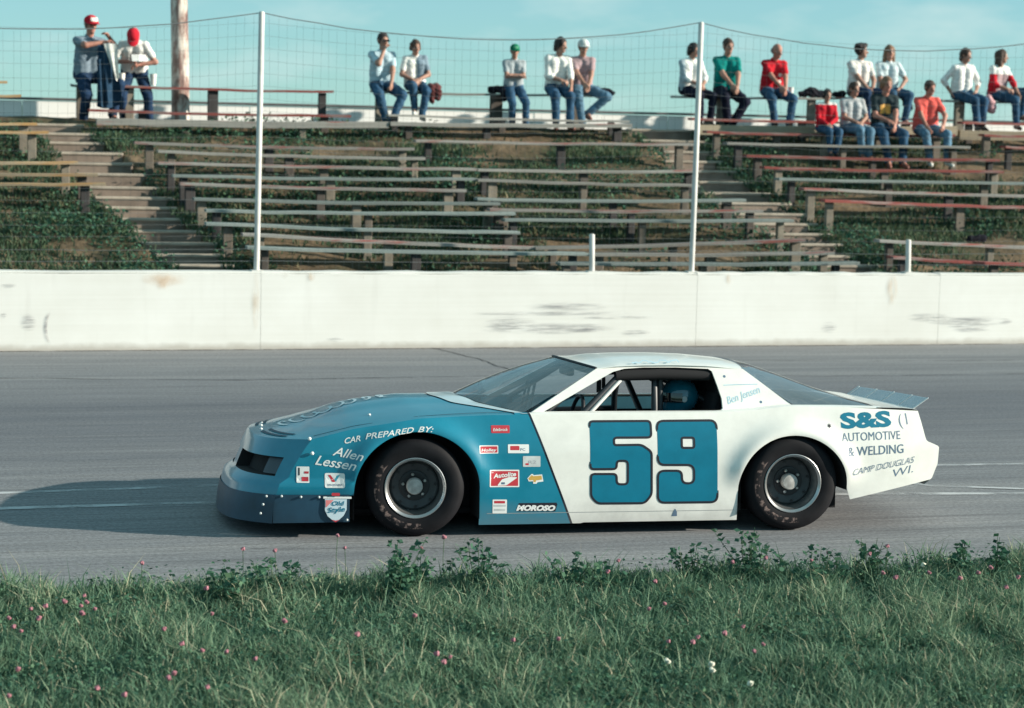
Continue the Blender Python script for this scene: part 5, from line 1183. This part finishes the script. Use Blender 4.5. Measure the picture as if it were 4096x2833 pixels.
# ------------------------------------------------------------------ lettering and stickers on the body
def on_flank(x, z, off): return (x, -(float(hw(x, z))+off*.32), z)
def on_sail(x, z, off): return (x, -(ysd(z)+off*.4), z)
def fill(name, loops, mat, mp, off, parent=None, thick=False):
    pts, ed = [], []
    for l in loops:
        o_ = len(pts); pts += [Vector(p) for p in l]; ed += [(o_+q, o_+(q+1) % len(l)) for q in range(len(l))]
    r_ = delaunay_2d_cdt(pts, ed, [], 0, 1e-6); pts = [tuple(p) for p in r_[0]]
    def inside(x, y):
        c_ = False
        for l in loops:
            for q in range(len(l)):
                (xa, ya), (xb, yb) = l[q], l[q-1]
                if (ya > y) != (yb > y) and x < (xb-xa)*(y-ya)/(yb-ya)+xa: c_ = not c_
        return c_
    f = []
    for t in r_[2]:
        a, b_, c = [Vector(pts[i]) for i in t]; m_ = (a+b_+c)/3
        if inside(m_.x, m_.y): f.append(tuple(t) if (b_-a).cross(c-a) > 0 else tuple(t[::-1]))
    me = bpy.data.meshes.new(name); bm = bmesh.new(); vs = [bm.verts.new((p[0], 0, p[1])) for p in pts]
    for q in f:
        try: bm.faces.new([vs[i] for i in q])
        except ValueError: pass
    bmesh.ops.subdivide_edges(bm, edges=[e for e in bm.edges if e.calc_length() > .05], cuts=2, use_grid_fill=False); bmesh.ops.triangulate(bm, faces=bm.faces[:])
    for _ in range(2):
        le = [e for e in bm.edges if e.calc_length() > .035]
        if le: bmesh.ops.subdivide_edges(bm, edges=le, cuts=1); bmesh.ops.triangulate(bm, faces=bm.faces[:])
    for v in bm.verts: v.co = Vector(mp(v.co.x, v.co.z, off))
    bm.to_mesh(me); bm.free(); me.materials.append(mat); return link(bpy.data.objects.new(name, me), parent or car)
def rounded(pts, r, n=4):
    out = []; m_ = len(pts)
    for i in range(m_):
        p0, p1, p2 = Vector(pts[i-1]), Vector(pts[i]), Vector(pts[(i+1) % m_]); a = (p0-p1); b_ = (p2-p1); q = min(r, a.length*.45, b_.length*.45)
        s_, e_ = p1+a.normalized()*q, p1+b_.normalized()*q
        for k in range(n+1): t = k/n; out.append(tuple(s_*(1-t)**2+p1*2*t*(1-t)+e_*t*t))
    return out
def ribbon(name, pts, w, mat, mp, off, closed=True, parent=None):
    n = len(pts); L_, R_ = [], []
    for i in range(n):
        a = Vector(pts[i-1] if (closed or i) else pts[i]); b_ = Vector(pts[(i+1) % n] if (closed or i < n-1) else pts[i]); d = (b_-a).normalized(); nn = Vector((-d.y, d.x)); p = Vector(pts[i]); L_.append(mp(*(p+nn*w/2), off)); R_.append(mp(*(p-nn*w/2), off))
    v = L_+R_; f = [(i, n+i, n+(i+1) % n, (i+1) % n) for i in range(n if closed else n-1)]
    return mobj(name, v, f, mat, parent or car)
def zp(x, y): return car_px(2000+x/1.2147, 1350+y/1.2147)
five = [(440, 410), (738, 408), (738, 487), (565, 488), (556, 496), (556, 524), (690, 522), (738, 556), (738, 765), (705, 806), (475, 808), (443, 775), (443, 664), (568, 664), (568, 714), (622, 714), (622, 600), (568, 600), (568, 640), (440, 641)]
nine = [(768, 408), (1058, 405), (1058, 801), (768, 804), (768, 648), (885, 648), (885, 709), (944, 709), (944, 620), (768, 620)]; hole = [(885, 488), (945, 488), (945, 537), (885, 537)]
f5 = rounded([zp(*p) for p in five], .028); f9 = rounded([zp(*p) for p in nine], .052, 6); h9 = rounded([zp(*p) for p in hole], .016)
n59 = fill('number_59', [f5], DBLU, on_flank, .004); fill('digit_nine', [f9, h9[::-1]], DBLU, on_flank, .004, n59)
for l in (f5, f9, h9): ribbon('outline', l, .016, DBLK, on_flank, .0075, True, n59)
def text(name, s, mat, px, py, px2, py2, h, mp=on_flank, off=.005, bold=.0, shear=0.0, sx=None, plane=-.905, parent=None, arc=0.0):
    """lettering whose baseline runs from picture point 1 to 2; h = letter height in metres"""
    a = Vector(car_px(px, py, plane)); b_ = Vector(car_px(px2, py2, plane)); d = b_-a; L_ = d.length; d.normalize(); up_ = Vector((-d.y, d.x))
    cu = bpy.data.curves.new('t', 'FONT'); cu.body = s; cu.size = 1.0; cu.offset = bold; cu.shear = shear; cu.resolution_u = 3; ob = bpy.data.objects.new('t', cu); col.objects.link(ob)
    dg = bpy.context.evaluated_depsgraph_get(); me = bpy.data.meshes.new_from_object(ob.evaluated_get(dg)); bpy.data.objects.remove(ob); bpy.data.curves.remove(cu)
    xs = [v.co.x for v in me.vertices]; x0, x1 = min(xs), max(xs); kx = L_/(x1-x0); kz = h/.70
    for v in me.vertices:
        u = (v.co.x-x0)*kx; w = v.co.y*kz+arc*4*(u/L_)*(1-u/L_); p = a+d*u+up_*w; v.co = Vector(mp(p.x, p.y, off))
    me.materials.clear(); me.materials.append(mat); me.name = name; return link(bpy.data.objects.new(name, me), parent or car)
def F(zx, zy, ox, oy, sc): return ox+zx/sc, oy+zy/sc
Z4 = lambda x, y: F(x, y, 2850, 1400, 2.128)
# tail
text('sponsor_lettering', 'S&S', DBLU, *Z4(1105, 668), *Z4(1545, 650), .105, bold=.045)
text('sponsor_lettering', 'AUTOMOTIVE', DSLATE, *Z4(1105, 780), *Z4(1615, 762), .062, bold=-.004, off=.006)
text('sponsor_lettering', '& WELDING', DSLATE, *Z4(1152, 905), *Z4(1640, 880), .066, bold=.002, off=.007)
text('sponsor_lettering', 'CAMP DOUGLAS', DSLATE, *Z4(1195, 1068), *Z4(1745, 960), .045, bold=-.008, shear=.45, off=.012)
text('sponsor_lettering', 'WI.', DSLATE, *Z4(1560, 1085), *Z4(1725, 1045), .058, bold=-.010, shear=.3)
text('small_mark', '(1', DSLATE, *Z4(1615, 650), *Z4(1690, 640), .085, bold=-.012)
c0 = car_px(*Z4(1003, 648)); fill('filler_cap', [[(c0[0]+.018*math.cos(a)*(1 if k % 2 else .5), c0[1]+.018*math.sin(a)*(1 if k % 2 else .5)) for k, a in enumerate(np.linspace(0, 2*math.pi, 13)[:-1])]], DBLK, on_flank, .006)
# sail panel and roof rail signatures
text('driver_name', 'Ben Jensen', DPALE, *Z4(125, 460), *Z4(425, 362), .050, on_sail, .004, .01, .35, plane=-.74)
ribbon('pin_line', [car_px(*Z4(95, 300), -.68), car_px(*Z4(200, 296), -.68), car_px(*Z4(385, 292), -.68)], .006, DPALE, on_sail, .004, False)
for q in ((130, 232), (400, 440)):
    c0 = car_px(*Z4(*q), -.72); fill('small_mark', [[(c0[0]+.010*math.cos(a), c0[1]+.010*math.sin(a)) for a in np.linspace(0, 2*math.pi, 8)[:-1]]], DSLATE, on_sail, .004)
def squiggle(name, px0, px1, h, w, mat, mp, off, plane, seed, n=26):
    a = Vector(car_px(*px0, plane)); b_ = Vector(car_px(*px1, plane)); d = b_-a; up_ = Vector((-d.y, d.x)).normalized(); rr = random.Random(seed); pts = []
    for k in range(n): pts.append(tuple(a+d*(k/(n-1))+up_*(h*rr.uniform(-.5, .5))))
    ribbon(name, pts, w, mat, mp, off, False)
squiggle('roof_signature', (2530, 1448), (2720, 1446), .022, .009, DPALE, on_sail, .004, -.60, 4)
# blue fender lettering
C2 = lambda x, y: F(x, y, 800, 1350, 1.4425)
text('preparer_lettering', 'CAR', WHTP, *C2(838, 615), *C2(930, 597), .038, bold=.012, shear=.35, off=.006); text('preparer_lettering', 'PREPARED', WHTP, *C2(955, 588), *C2(1235, 547), .038, bold=.012, shear=.35, off=.006); text('preparer_lettering', 'BY:', WHTP, *C2(1255, 545), *C2(1345, 545), .038, bold=.012, shear=.35, off=.006)
text('preparer_lettering', 'Allen', WHTP, *C2(765, 680), *C2(935, 712), .062, bold=.008, shear=.35, off=.006)
text('preparer_lettering', 'Lessen', WHTP, *C2(665, 735), *C2(895, 768), .066, bold=.008, shear=.35, off=.006)
def quadpx(pts, fn): return [car_px(*fn(*p)) for p in pts]
def rect(x0, y0, x1, y1, fn, r=.006, sk=0): return rounded(quadpx([(x0, y1), (x1, y1+sk), (x1, y0+sk), (x0, y0)], fn), r)
D2 = lambda x, y: F(x, y, 1400, 1680, 2.5644)
def sticker(name, r0, fn, mat, off=.005, rad=.006): return fill(name, [rect(*r0, fn, rad)], mat, on_flank, off)
k = sticker('parts_sticker', (1455, 60, 1645, 138), D2, DRED); text('print', 'Edelbrock', WHTP, *D2(1475, 118), *D2(1625, 115), .020, parent=k, off=.0085, shear=.2, bold=.01)
k = sticker('parts_sticker', (1325, 262, 1522, 345), D2, WHTP); fill('print', [rect(1335, 272, 1514, 336, D2)], DRED, on_flank, .0062, k); text('print', 'Holley', WHTP, *D2(1345, 325), *D2(1505, 322), .020, parent=k, off=.0085, bold=.02, shear=.2)
k = sticker('parts_sticker', (1622, 252, 1838, 342), D2, WHTP); fill('print', [rect(1645, 268, 1740, 312, D2)], DRED, on_flank, .0065, k); text('print', 'PC', DSLATE, *D2(1748, 318), *D2(1800, 316), .018, parent=k, off=.0065, bold=.01)
k = sticker('parts_sticker', (1775, 372, 1955, 482), D2, DGRY); fill('print', [rect(1800, 445, 1835, 465, D2)], DRED, on_flank, .0065, k); text('print', 'R2', pm('decal_mid', (.33, .33, .36), .5, 0), *D2(1830, 450), *D2(1910, 448), .022, parent=k, off=.0065)
k = sticker('parts_sticker', (1432, 512, 1738, 690), D2, WHTP); fill('print', [rect(1445, 525, 1726, 678, D2)], DRED, on_flank, .0062, k); text('print', 'Autolite', WHTP, *D2(1470, 598), *D2(1705, 575), .030, parent=k, off=.0085, bold=.03, shear=.2)
fill('print', [rounded(quadpx([(1510, 676), (1605, 672), (1720, 590), (1640, 585), (1560, 610)], D2), .01)], WHTP, on_flank, .0075, k); fill('print', [rect(1550, 640, 1590, 662, D2)], DSLATE, on_flank, .0088, k)
# gold bow-tie emblem
fill('bow_tie_emblem', [quadpx([(1820, 600), (1862, 556), (1880, 556), (1882, 568), (1972, 560), (1985, 632), (1925, 640), (1915, 655), (1880, 655), (1878, 630), (1835, 632)][::-1], D2)], WHTP, on_flank, .005)
fill('bow_tie_emblem', [quadpx([(1830, 600), (1868, 565), (1878, 578), (1965, 572), (1972, 612), (1910, 622), (1905, 640), (1885, 640), (1880, 618), (1842, 622)][::-1], D2)], DORG, on_flank, .0065)
k = sticker('parts_sticker', (1465, 818, 1612, 962), D2, WHTP); fill('print', [rect(1480, 832, 1592, 858, D2, .003)], DRED, on_flank, .0065, k); fill('print', [rect(1475, 872, 1600, 892, D2, .002)], DGRY, on_flank, .0065, k); fill('print', [rect(1480, 915, 1595, 936, D2, .002)], DGRY, on_flank, .0065, k)
fill('parts_sticker', [quadpx([(1718, 940), (2108, 942), (2130, 868), (2120, 850), (1735, 855)], D2)], DBLK, on_flank, .004)
text('moroso_lettering', 'MOROSO', WHTP, *D2(1708, 930), *D2(2108, 932), .036, bold=.06, shear=.25, off=.006)
E2 = lambda x, y: F(x, y, 840, 1680, 3.395)
k = sticker('oil_sticker', (1562, 725, 1830, 925), E2, WHTP, .006, .014)
fill('print', [quadpx([(1605, 750), (1640, 750), (1702, 835), (1690, 845), (1660, 845)][::-1], E2)], DRED, on_flank, .0095, k); fill('print', [quadpx([(1765, 752), (1735, 752), (1690, 815), (1710, 842)], E2)], pm('decal_cyan', (.05, .32, .42), .5, 0), on_flank, .0100, k); text('print', 'VALVOLINE', DSLATE, *E2(1590, 895), *E2(1800, 892), .012, parent=k, off=.0095, bold=.02)
k = sticker('parts_sticker', (1182, 640, 1355, 860), E2, WHTP, .008); fill('print', [rect(1205, 655, 1225, 760, E2, .001)], DBLK, on_flank, .0115, k); fill('print', [rect(1285, 705, 1345, 735, E2, .001)], DRED, on_flank, .0115, k); fill('print', [rect(1250, 780, 1340, 840, E2, .001)], DRED, on_flank, .0115, k)
# shield on the air dam
sh_ = quadpx([(1562, 1075), (1562, 1230), (1600, 1310), (1660, 1360), (1705, 1372), (1750, 1360), (1815, 1300), (1855, 1220), (1858, 1075)], E2)
on_dam = lambda x, z, o: (x, -(float(hw(x, .27))+.006+o), z)
k = fill('shield_sticker', [sh_], pm('decal_ice', (.55, .66, .72), .5, .05), on_dam, .006)
fill('print', [quadpx([(1572, 1090), (1572, 1195), (1680, 1090)], E2)], pm('decal_pink', (.72, .22, .22), .5, .1), on_dam, .0075, k); text('print', 'Old', DBLU, *E2(1655, 1165), *E2(1825, 1160), .030, on_dam, .0085, .02, .2, parent=k); text('print', 'Style', DBLU, *E2(1600, 1262), *E2(1835, 1240), .034, on_dam, .0085, .02, .2, parent=k)
fill('print', [quadpx([(1650, 1355), (1705, 1392), (1762, 1355), (1705, 1368)], E2)], DRED, on_dam, .008, k); fill('print', [rect(1650, 990, 1762, 1030, E2, .008)], DRED, on_dam, .018, k); fill('print', [rect(1540, 1042, 1920, 1070, E2, .003)], WHTP, on_dam, .009, k)
# door foot emblem
c0 = car_px(2700, 2055); fill('door_emblem', [[(c0[0]-.02, c0[1]-.02), (c0[0]+.02, c0[1]-.02), (c0[0]+.018, c0[1]+.01), (c0[0]+.004, c0[1]+.035), (c0[0]-.006, c0[1]+.02)]], DSLATE, on_flank, .005)
# skirt seam
ribbon('skirt_seam', [(x, .135) for x in np.linspace(.50, 2.32, 20)], .004, pm('seam_grey', (.30, .31, .31), .6, 0), on_flank, .003, False)
# big script on the hood, seen at a glancing angle
def on_hood(x, y, off): return (x, y, float(zhood(x, y))+off)
M_SCR = pm('hood_script_paint', (.52, .62, .66), .5, .2)
for q, (xx, yy, r_) in enumerate([(-.86, -.12, .05), (-.78, -.10, .05), (-.69, -.07, .045), (-.60, -.06, .05), (-.50, -.02, .045), (-.41, .0, .045), (-.30, .04, .05), (-.20, .06, .04)]):
    ribbon('hood_script', [(xx+r_*math.cos(a)*.8+.012*(a-2), yy+.13*math.sin(a)) for a in np.linspace(.4+q*.7, 4.4+q*.9, 14)], .022, M_SCR, on_hood, .005, False)
ribbon('hood_script', [(-.92+.08*k, .10+.05*math.sin(k*1.3)+.02*k) for k in range(13)], .022, M_SCR, on_hood, .005, False)
hs_ = []
for x in np.linspace(-.72, .74, 30):
    y_ = float(hw(x, float(ztop(x))))*.93; hs_.append((x, -y_))
ribbon('hood_seam', hs_, .008, pm('seam_dark', (.002, .02, .035), .8, 0), on_hood, .003, False); ribbon('hood_seam', [(x, -y) for x, y in hs_][::-1], .008, pm('seam_dark', (.002, .02, .035), .8, 0), on_hood, .003, False)
# hood pins, dam bolts, body rivets
def stud(px, py, plane, r, mat, name, mpo=None):
    x, z = car_px(px, py, plane); mb = MB(); mb.lathe([(r, 0), (r, -.006), (r*.6, -.010), (.0003, -.011)], 8, c=(0, 0, 0)); o = mb.build(name, mat, car, 60); o.location = (x, -(float(hw(x, max(z, .26)))+.008) if plane < -.8 else plane, z)
for px, py in ((1240, 1757), (1250, 1815)): stud(px, py, -.905, .013, WHTP, 'hood_pin')
for px, py in ((1128, 1988), (1205, 1990), (1277, 1990), (1055, 2022), (1045, 2058), (1388, 2080), (1068, 1989)): stud(px, py, -.905, .009, DGRY, 'dam_bolt')
for x, y in ((-1.02, -.10), (-1.0, .12), (-.98, .30), (-.30, -.60)):
    mb = MB(); mb.lathe([(.011, 0), (.011, .006), (.004, .010)], 8, 'Z', c=(x, y, float(zhood(x, y)))); mb.build('hood_pin', WHTP, car, 60)

# ================================================================== GRASS AND WEEDS
def m_grass(name, stops, rough=.7):
    mt, t, b = nodes(name); b.inputs['Roughness'].default_value = rough; b.inputs['Specular IOR Level'].default_value = .25
    at = t.nodes.new('ShaderNodeAttribute'); at.attribute_name = 'tint'; c = ramp(t, at.outputs['Fac'], stops); t.links.new(c, b.inputs['Base Color'])
    b.inputs['Subsurface Weight'].default_value = 0
    tr = t.nodes.new('ShaderNodeBsdfTranslucent'); t.links.new(c, tr.inputs[0]); mx = t.nodes.new('ShaderNodeMixShader'); mx.inputs[0].default_value = .25
    out = [n for n in t.nodes if n.type == 'OUTPUT_MATERIAL'][0]; t.links.new(b.outputs[0], mx.inputs[1]); t.links.new(tr.outputs[0], mx.inputs[2]); t.links.new(mx.outputs[0], out.inputs[0]); return mt
GR = [(0, (.052, .125, .085)), (.35, (.098, .195, .122)), (.65, (.165, .262, .165)), (.85, (.26, .33, .215)), (1, (.44, .40, .285))]
M_GRASS = m_grass('meadow_grass', GR); M_LEAF = m_grass('weed_leaf', [(0, (.024, .08, .058)), (.5, (.05, .135, .08)), (1, (.11, .20, .11))])
M_HGRASS = m_grass('bank_grass', [(0, (.03, .07, .042)), (.45, (.065, .11, .06)), (.75, (.11, .145, .08)), (1, (.28, .22, .13))])
def blades(base, hgt, wid, lean_amt, tint, droop=.5):
    """curved two-segment blades as quads + tips; base (n,3)"""
    n = len(base); az = rng.uniform(0, 2*np.pi, n); ln = lean_amt*rng.uniform(.2, 1.3, n); dirx, diry = np.cos(az)*ln, np.sin(az)*ln
    fa = rng.uniform(0, np.pi, n); wx, wy = np.cos(fa)*wid/2, np.sin(fa)*wid/2; V = np.zeros((n, 5, 3))
    V[:, 0] = base-np.stack([wx, wy, np.zeros(n)], 1); V[:, 1] = base+np.stack([wx, wy, np.zeros(n)], 1)
    mid = base+np.stack([dirx*hgt*.35, diry*hgt*.35, hgt*.58], 1); tip = base+np.stack([dirx*hgt*1.0, diry*hgt*1.0, hgt*(1-droop*ln*.5)], 1)
    V[:, 2] = mid+np.stack([wx, wy, np.zeros(n)], 1)*.8; V[:, 3] = mid-np.stack([wx, wy, np.zeros(n)], 1)*.8; V[:, 4] = tip
    i = np.arange(n)[:, None]*5; T = np.concatenate([i+[0, 1, 2], i+[0, 2, 3], i+[3, 2, 4]]); return V.reshape(-1, 3), T, np.repeat(tint, 5)
# --- foreground meadow between camera and track
n = 150000
yb = rng.uniform(0, 1, n); px = rng.uniform(-5.2, 5.2, n); e_y = lambda x: EA[1]+(x-EA[0])*(_ea[1]/_ea[0])
edge = e_y(px)+(fbm(px*1.3, px*0+2, 5)-.5)*.34+(fbm(px*6, px*0+9, 6)-.5)*.18
py = edge-np.abs(yb)**.92*4.6
cl = fbm(px*1.1, py*.9, 21); cl2 = fbm(px*4, py*3.2, 31, 4); dens = rng.uniform(0, 1, n) < (.55+.6*cl2)
px, py, cl, cl2, edge = px[dens], py[dens], cl[dens], cl2[dens], edge[dens]; n = len(px)
nearedge = sstep(.0, .5, edge-py)
rim = sstep(.62, .10, edge-py)*sstep(.46, .60, fbm(px*1.9+4, px*0+1, 91)); h = (.05+.16*cl2*rng.uniform(.5, 1.3, n)+.07*cl)*(.55+.45*nearedge)*(1+1.1*rim*rng.uniform(.2, 1, n))
tall = rng.uniform(0, 1, n) < .03; h = h*np.where(tall, 1.6, 1)
tint = np.clip(.18+.75*(cl2-.25)+.75*(cl-.5)+rng.normal(0, .17, n)+.25*(tall), 0, 1); tint = np.where(rng.uniform(0, 1, n) < .09, rng.uniform(.82, 1, n), tint)
V, T, A_ = blades(np.stack([px, py, np.full(n, -.015)], 1), h, np.where(tall, .006, .008)*rng.uniform(.7, 1.5, n), .75, tint)
tag(bigmesh('meadow_grass', V, T, M_GRASS, attr=A_), 'green meadow grass in the infield beside the track', 'grass', kind='stuff')
# low leafy ground cover in darker clumps (clover, plantain)
def leaves(c, size, tint, flat=.5):
    n = len(c); a = rng.uniform(0, 2*np.pi, n); t = rng.uniform(-.9, .9, n)*flat; u = np.stack([np.cos(a)*np.cos(t), np.sin(a)*np.cos(t), np.sin(t)], 1)
    b = rng.uniform(-1, 1, (n, 3)); b[:, 2] *= .5; b -= (b*u).sum(1)[:, None]*u; b /= np.linalg.norm(b, axis=1)[:, None]
    s = size[:, None]; V = np.stack([c-u*s*.5, c+b*s*.32-u*s*.05, c+u*s*.5, c-b*s*.32-u*s*.05], 1); i = np.arange(n)[:, None]*4
    return V.reshape(-1, 3), i+[0, 1, 2, 3], np.repeat(tint, 4)
n = 42000
px = rng.uniform(-5.2, 5.2, n); edge = e_y(px)+(fbm(px*1.3, px*0+2, 5)-.5)*.34+(fbm(px*6, px*0+9, 6)-.5)*.18; py = edge-rng.uniform(0, 1, n)*4.4-.10
m1 = fbm(px*1.7, py*1.7, 77, 4); keep = m1 > .47+.05*rng.normal(0, 1, n); px, py, m1 = px[keep], py[keep], m1[keep]; n = len(px)
c = np.stack([px, py, rng.uniform(.02, .15, n)*(.5+m1)], 1); V, T, A_ = leaves(c, rng.uniform(.016, .036, n), np.clip(rng.normal(.45, .25, n), 0, 1))
tag(bigmesh('clover_leaves', V, T, M_LEAF, attr=A_), 'dark leafy clover patches in the infield grass', 'ground cover', kind='stuff')
# --- taller weeds at the edge of the asphalt, each a plant
STEM = pm('weed_stem', (.05, .10, .05), .8, .2)
def weed(x, ptop, label, h, spread, nst=5, nl=60, y=None, flowers=0):
    base = on_z(x, 2275) if y is None else on_z(x, y); base[2] = 0
    e = empty('weed_plant', base, rnd.uniform(0, 6), label, 'weed', 'weeds along the edge of the track')
    mb = MB(); L_ = []
    for k in range(nst):
        a = rnd.uniform(0, 6.28); r_ = spread*rnd.uniform(.2, 1); hh = h*rnd.uniform(.6, 1)*(1 if k else 1.05); top = Vector((r_*math.cos(a), r_*math.sin(a), hh)) if k else Vector((0, 0, h))
        P_ = [Vector((0, 0, -.02)).lerp(top, f)+Vector((.02*math.sin(5*f+k), .02*math.cos(4*f+k), 0))*f for f in (0, .3, .6, 1)]; mb.tube(P_, [.004, .0035, .003, .0015], 5)
        for q in range(int(nl*1.7)//nst):
            f = rnd.uniform(.25, 1.0); p = Vector((0, 0, 0)).lerp(top, f); s_ = .06*(1.1-.5*f); L_.append((p.x+rnd.uniform(-s_, s_), p.y+rnd.uniform(-s_, s_), p.z+rnd.uniform(-.02, .02)))
    mb.build('stem', STEM, e); c = np.array(L_); V, T, A_ = leaves(c, rng.uniform(.028, .06, len(c)), np.clip(rng.normal(.4, .25, len(c)), 0, 1), .8); bigmesh('foliage', V, T, M_LEAF, e, A_)
    return e
for x, h, sp, nst, nl, lb in [(905, .20, .22, 6, 90, 'bushy weed in front of the car nose'), (1085, .20, .2, 6, 110, 'leafy weed below the air dam shield'), (1555, .33, .16, 6, 150, 'tall leafy weed in front of the front wheel'),
                              (1890, .25, .20, 6, 100, 'loose weed below the blue door sill'), (1700, .14, .2, 5, 70, 'low weed behind the front wheel'), (2790, .22, .16, 6, 90, 'thin weed in front of the white door'), (3010, .28, .2, 7, 150, 'bushy weed in front of the rear wheel'),
                              (3260, .22, .2, 6, 110, 'broad weed below the rear bumper'), (3480, .26, .18, 5, 80, 'spindly weed with seed heads behind the rear wheel'), (3830, .18, .2, 6, 90, 'low bushy weed at the edge of the asphalt past the tail'), (3960, .27, .15, 5, 80, 'single upright weed nearest the picture corner'), (2300, .16, .15, 5, 50, 'small weed under the number five'), (2440, .15, .12, 4, 40, 'small weed under the number nine')]:
    weed(x+rnd.uniform(-30, 30), 0, lb, h+.05+rnd.uniform(0, .05), sp*rnd.uniform(.9, 1.5), nst+rnd.randint(0, 3), int(nl*rnd.uniform(.8, 1.5)), 2385-(x-2048)*.027+rnd.uniform(-25, 30))
# --- pink clover blossoms, one by one
BLOS = pm('clover_pink', (.33, .13, .16), .8, .35, 60); BLOSW = pm('clover_white', (.66, .64, .52), .8, .2, 60); CSTEM = STEM
mbh = bmesh.new(); bmesh.ops.create_icosphere(mbh, subdivisions=2, radius=.0145)
for v in mbh.verts: v.co *= 1+.22*rnd.uniform(-1, 1)
for v in mbh.verts: v.co.z = v.co.z*.9
hm = bpy.data.meshes.new('blossom'); mbh.to_mesh(hm); mbh.free(); hm.materials.append(BLOS); hmw = hm.copy(); hmw.materials.clear(); hmw.materials.append(BLOSW)
sb = MB(); sb.tube([(0, 0, -.20), (.006, .004, -.1), (0, 0, -.008)], .0022, 5); so_ = sb.build('tmp', CSTEM); smesh = so_.data; bpy.data.objects.remove(so_)
def clover(x, y, hgt, white=False, s=1.0):
    b0 = on_z(x, y, hgt)
    e = empty('clover', b0, rnd.uniform(0, 6), 'white clover blossom low in the infield grass' if white else 'pink clover blossom on a thin stem in the infield grass', 'flower', 'white clover in the grass' if white else 'pink clover in the grass')
    hd = link(bpy.data.objects.new('blossom', hmw if white else hm), e); hd.scale = (s, s, s); st = link(bpy.data.objects.new('stem', smesh), e); st.scale = (1, 1, max(1, hgt/.19))
Z7 = lambda x, y: F(x, y, 0, 2100, 1.127); Z8 = lambda x, y: F(x, y, 2048, 2100, 1.127)
for x, y in [(640, 172), (930, 285), (380, 318), (290, 345), (390, 348), (365, 365), (428, 378), (205, 365), (370, 398), (175, 420), (62, 458), (95, 478), (140, 378), (955, 400), (1282, 433), (740, 468), (820, 535), (912, 566), (1022, 570), (1152, 602), (785, 668), (82, 650), (438, 735), (935, 730), (560, 765), (1610, 493), (1968, 580), (2000, 618), (1555, 103), (1900, 103), (1095, 108), (1240, 115), (1522, 48), (2002, 55), (1870, 408), (40, 420), (760, 690), (2030, 595), (40, 770)]:
    clover(*Z7(x, y), .22 if y > 200 else .26, s=rnd.uniform(.75, 1.15))
for x, y in [(432, 210), (480, 160), (645, 255), (688, 355), (618, 378), (210, 513), (1042, 458), (958, 488), (838, 505), (815, 528), (705, 525), (1092, 570), (1132, 538), (995, 168), (1350, 160), (1612, 130), (1692, 95), (1730, 236), (1880, 215), (1672, 216), (2020, 240), (2102, 215), (2158, 192), (2228, 280), (2282, 235), (1145, 148), (1425, 125), (5, 518)]:
    clover(*Z8(x, y), .22 if y > 200 else .26, s=rnd.uniform(.75, 1.15))
for x, y in [(902, 655), (1075, 715), (700, 615), (1855, 180), (900, 628)]: clover(*Z8(x, y), .16, True, 1.2)

# --- grass and scrub on the bank
n = 185000
s = rng.uniform(-7, 22, n); d = rng.uniform(.3, 8.9, n)
cover = fbm(s*.75+3, d*.95, 41, 4); fine = fbm(s*3.1, d*3.3, 47, 3)
# stairways stay bare
on_st = stair_mask(s, d, st1, -.10) | stair_mask(s, d, st2, -.16)
left_bank = s < np.interp(d, [0, 8], [3.2, 0.0])
keep = ~on_st & ((cover > np.where(left_bank, .36, .51)+.06*rng.normal(0, 1, n)) | (d < 1.3)) & (rng.uniform(0, 1, n) < np.where(d > 7.6, 0, 1))
s, d, cover, fine = s[keep], d[keep], cover[keep], fine[keep]; n = len(s)
P0 = WA+np.outer(s, _wa)+np.outer(d, _wn); P0[:, 2] = hill_z(s, d)-.02
h = (.05+.13*fine*rng.uniform(.4, 1.3, n))*np.where(d > 7, .6, 1); tint = np.clip(.30+.9*(fine-.45)+rng.normal(0, .17, n), 0, 1)
V, T, A_ = blades(P0, h, .022*rng.uniform(.7, 1.4, n), .8, tint); tag(bigmesh('bank_grass', V, T, M_HGRASS, attr=A_), 'rough grass growing over the bank between the benches', 'grass', kind='stuff')
n = 85000
s = rng.uniform(-7, 22, n); d = rng.uniform(.3, 8.0, n); m1 = fbm(s*.9+7, d*1.2, 63, 4)
edge_st = (stair_mask(s, d, st1, .62) & ~stair_mask(s, d, st1, -.06)) | (stair_mask(s, d, st2, .55) & ~stair_mask(s, d, st2, -.12))
keep = ((m1 > .575) | (edge_st & (m1 > .40))) & ~stair_mask(s, d, st1, -.05) & ~stair_mask(s, d, st2, -.12); s, d, m1 = s[keep], d[keep], m1[keep]; n = len(s)
P0 = WA+np.outer(s, _wa)+np.outer(d, _wn); P0[:, 2] = hill_z(s, d)+rng.uniform(0, 1, n)**1.4*(.10+.55*np.clip(m1-.42, 0, 1))*np.where(d > 6, .7, 1)
V, T, A_ = leaves(P0, rng.uniform(.035, .075, n), np.clip(rng.normal(.45, .27, n), 0, 1), .9); tag(bigmesh('bank_scrub', V, T, M_LEAF, attr=A_), 'leafy scrub in clumps along the stairways and under the benches', 'scrub', kind='stuff')
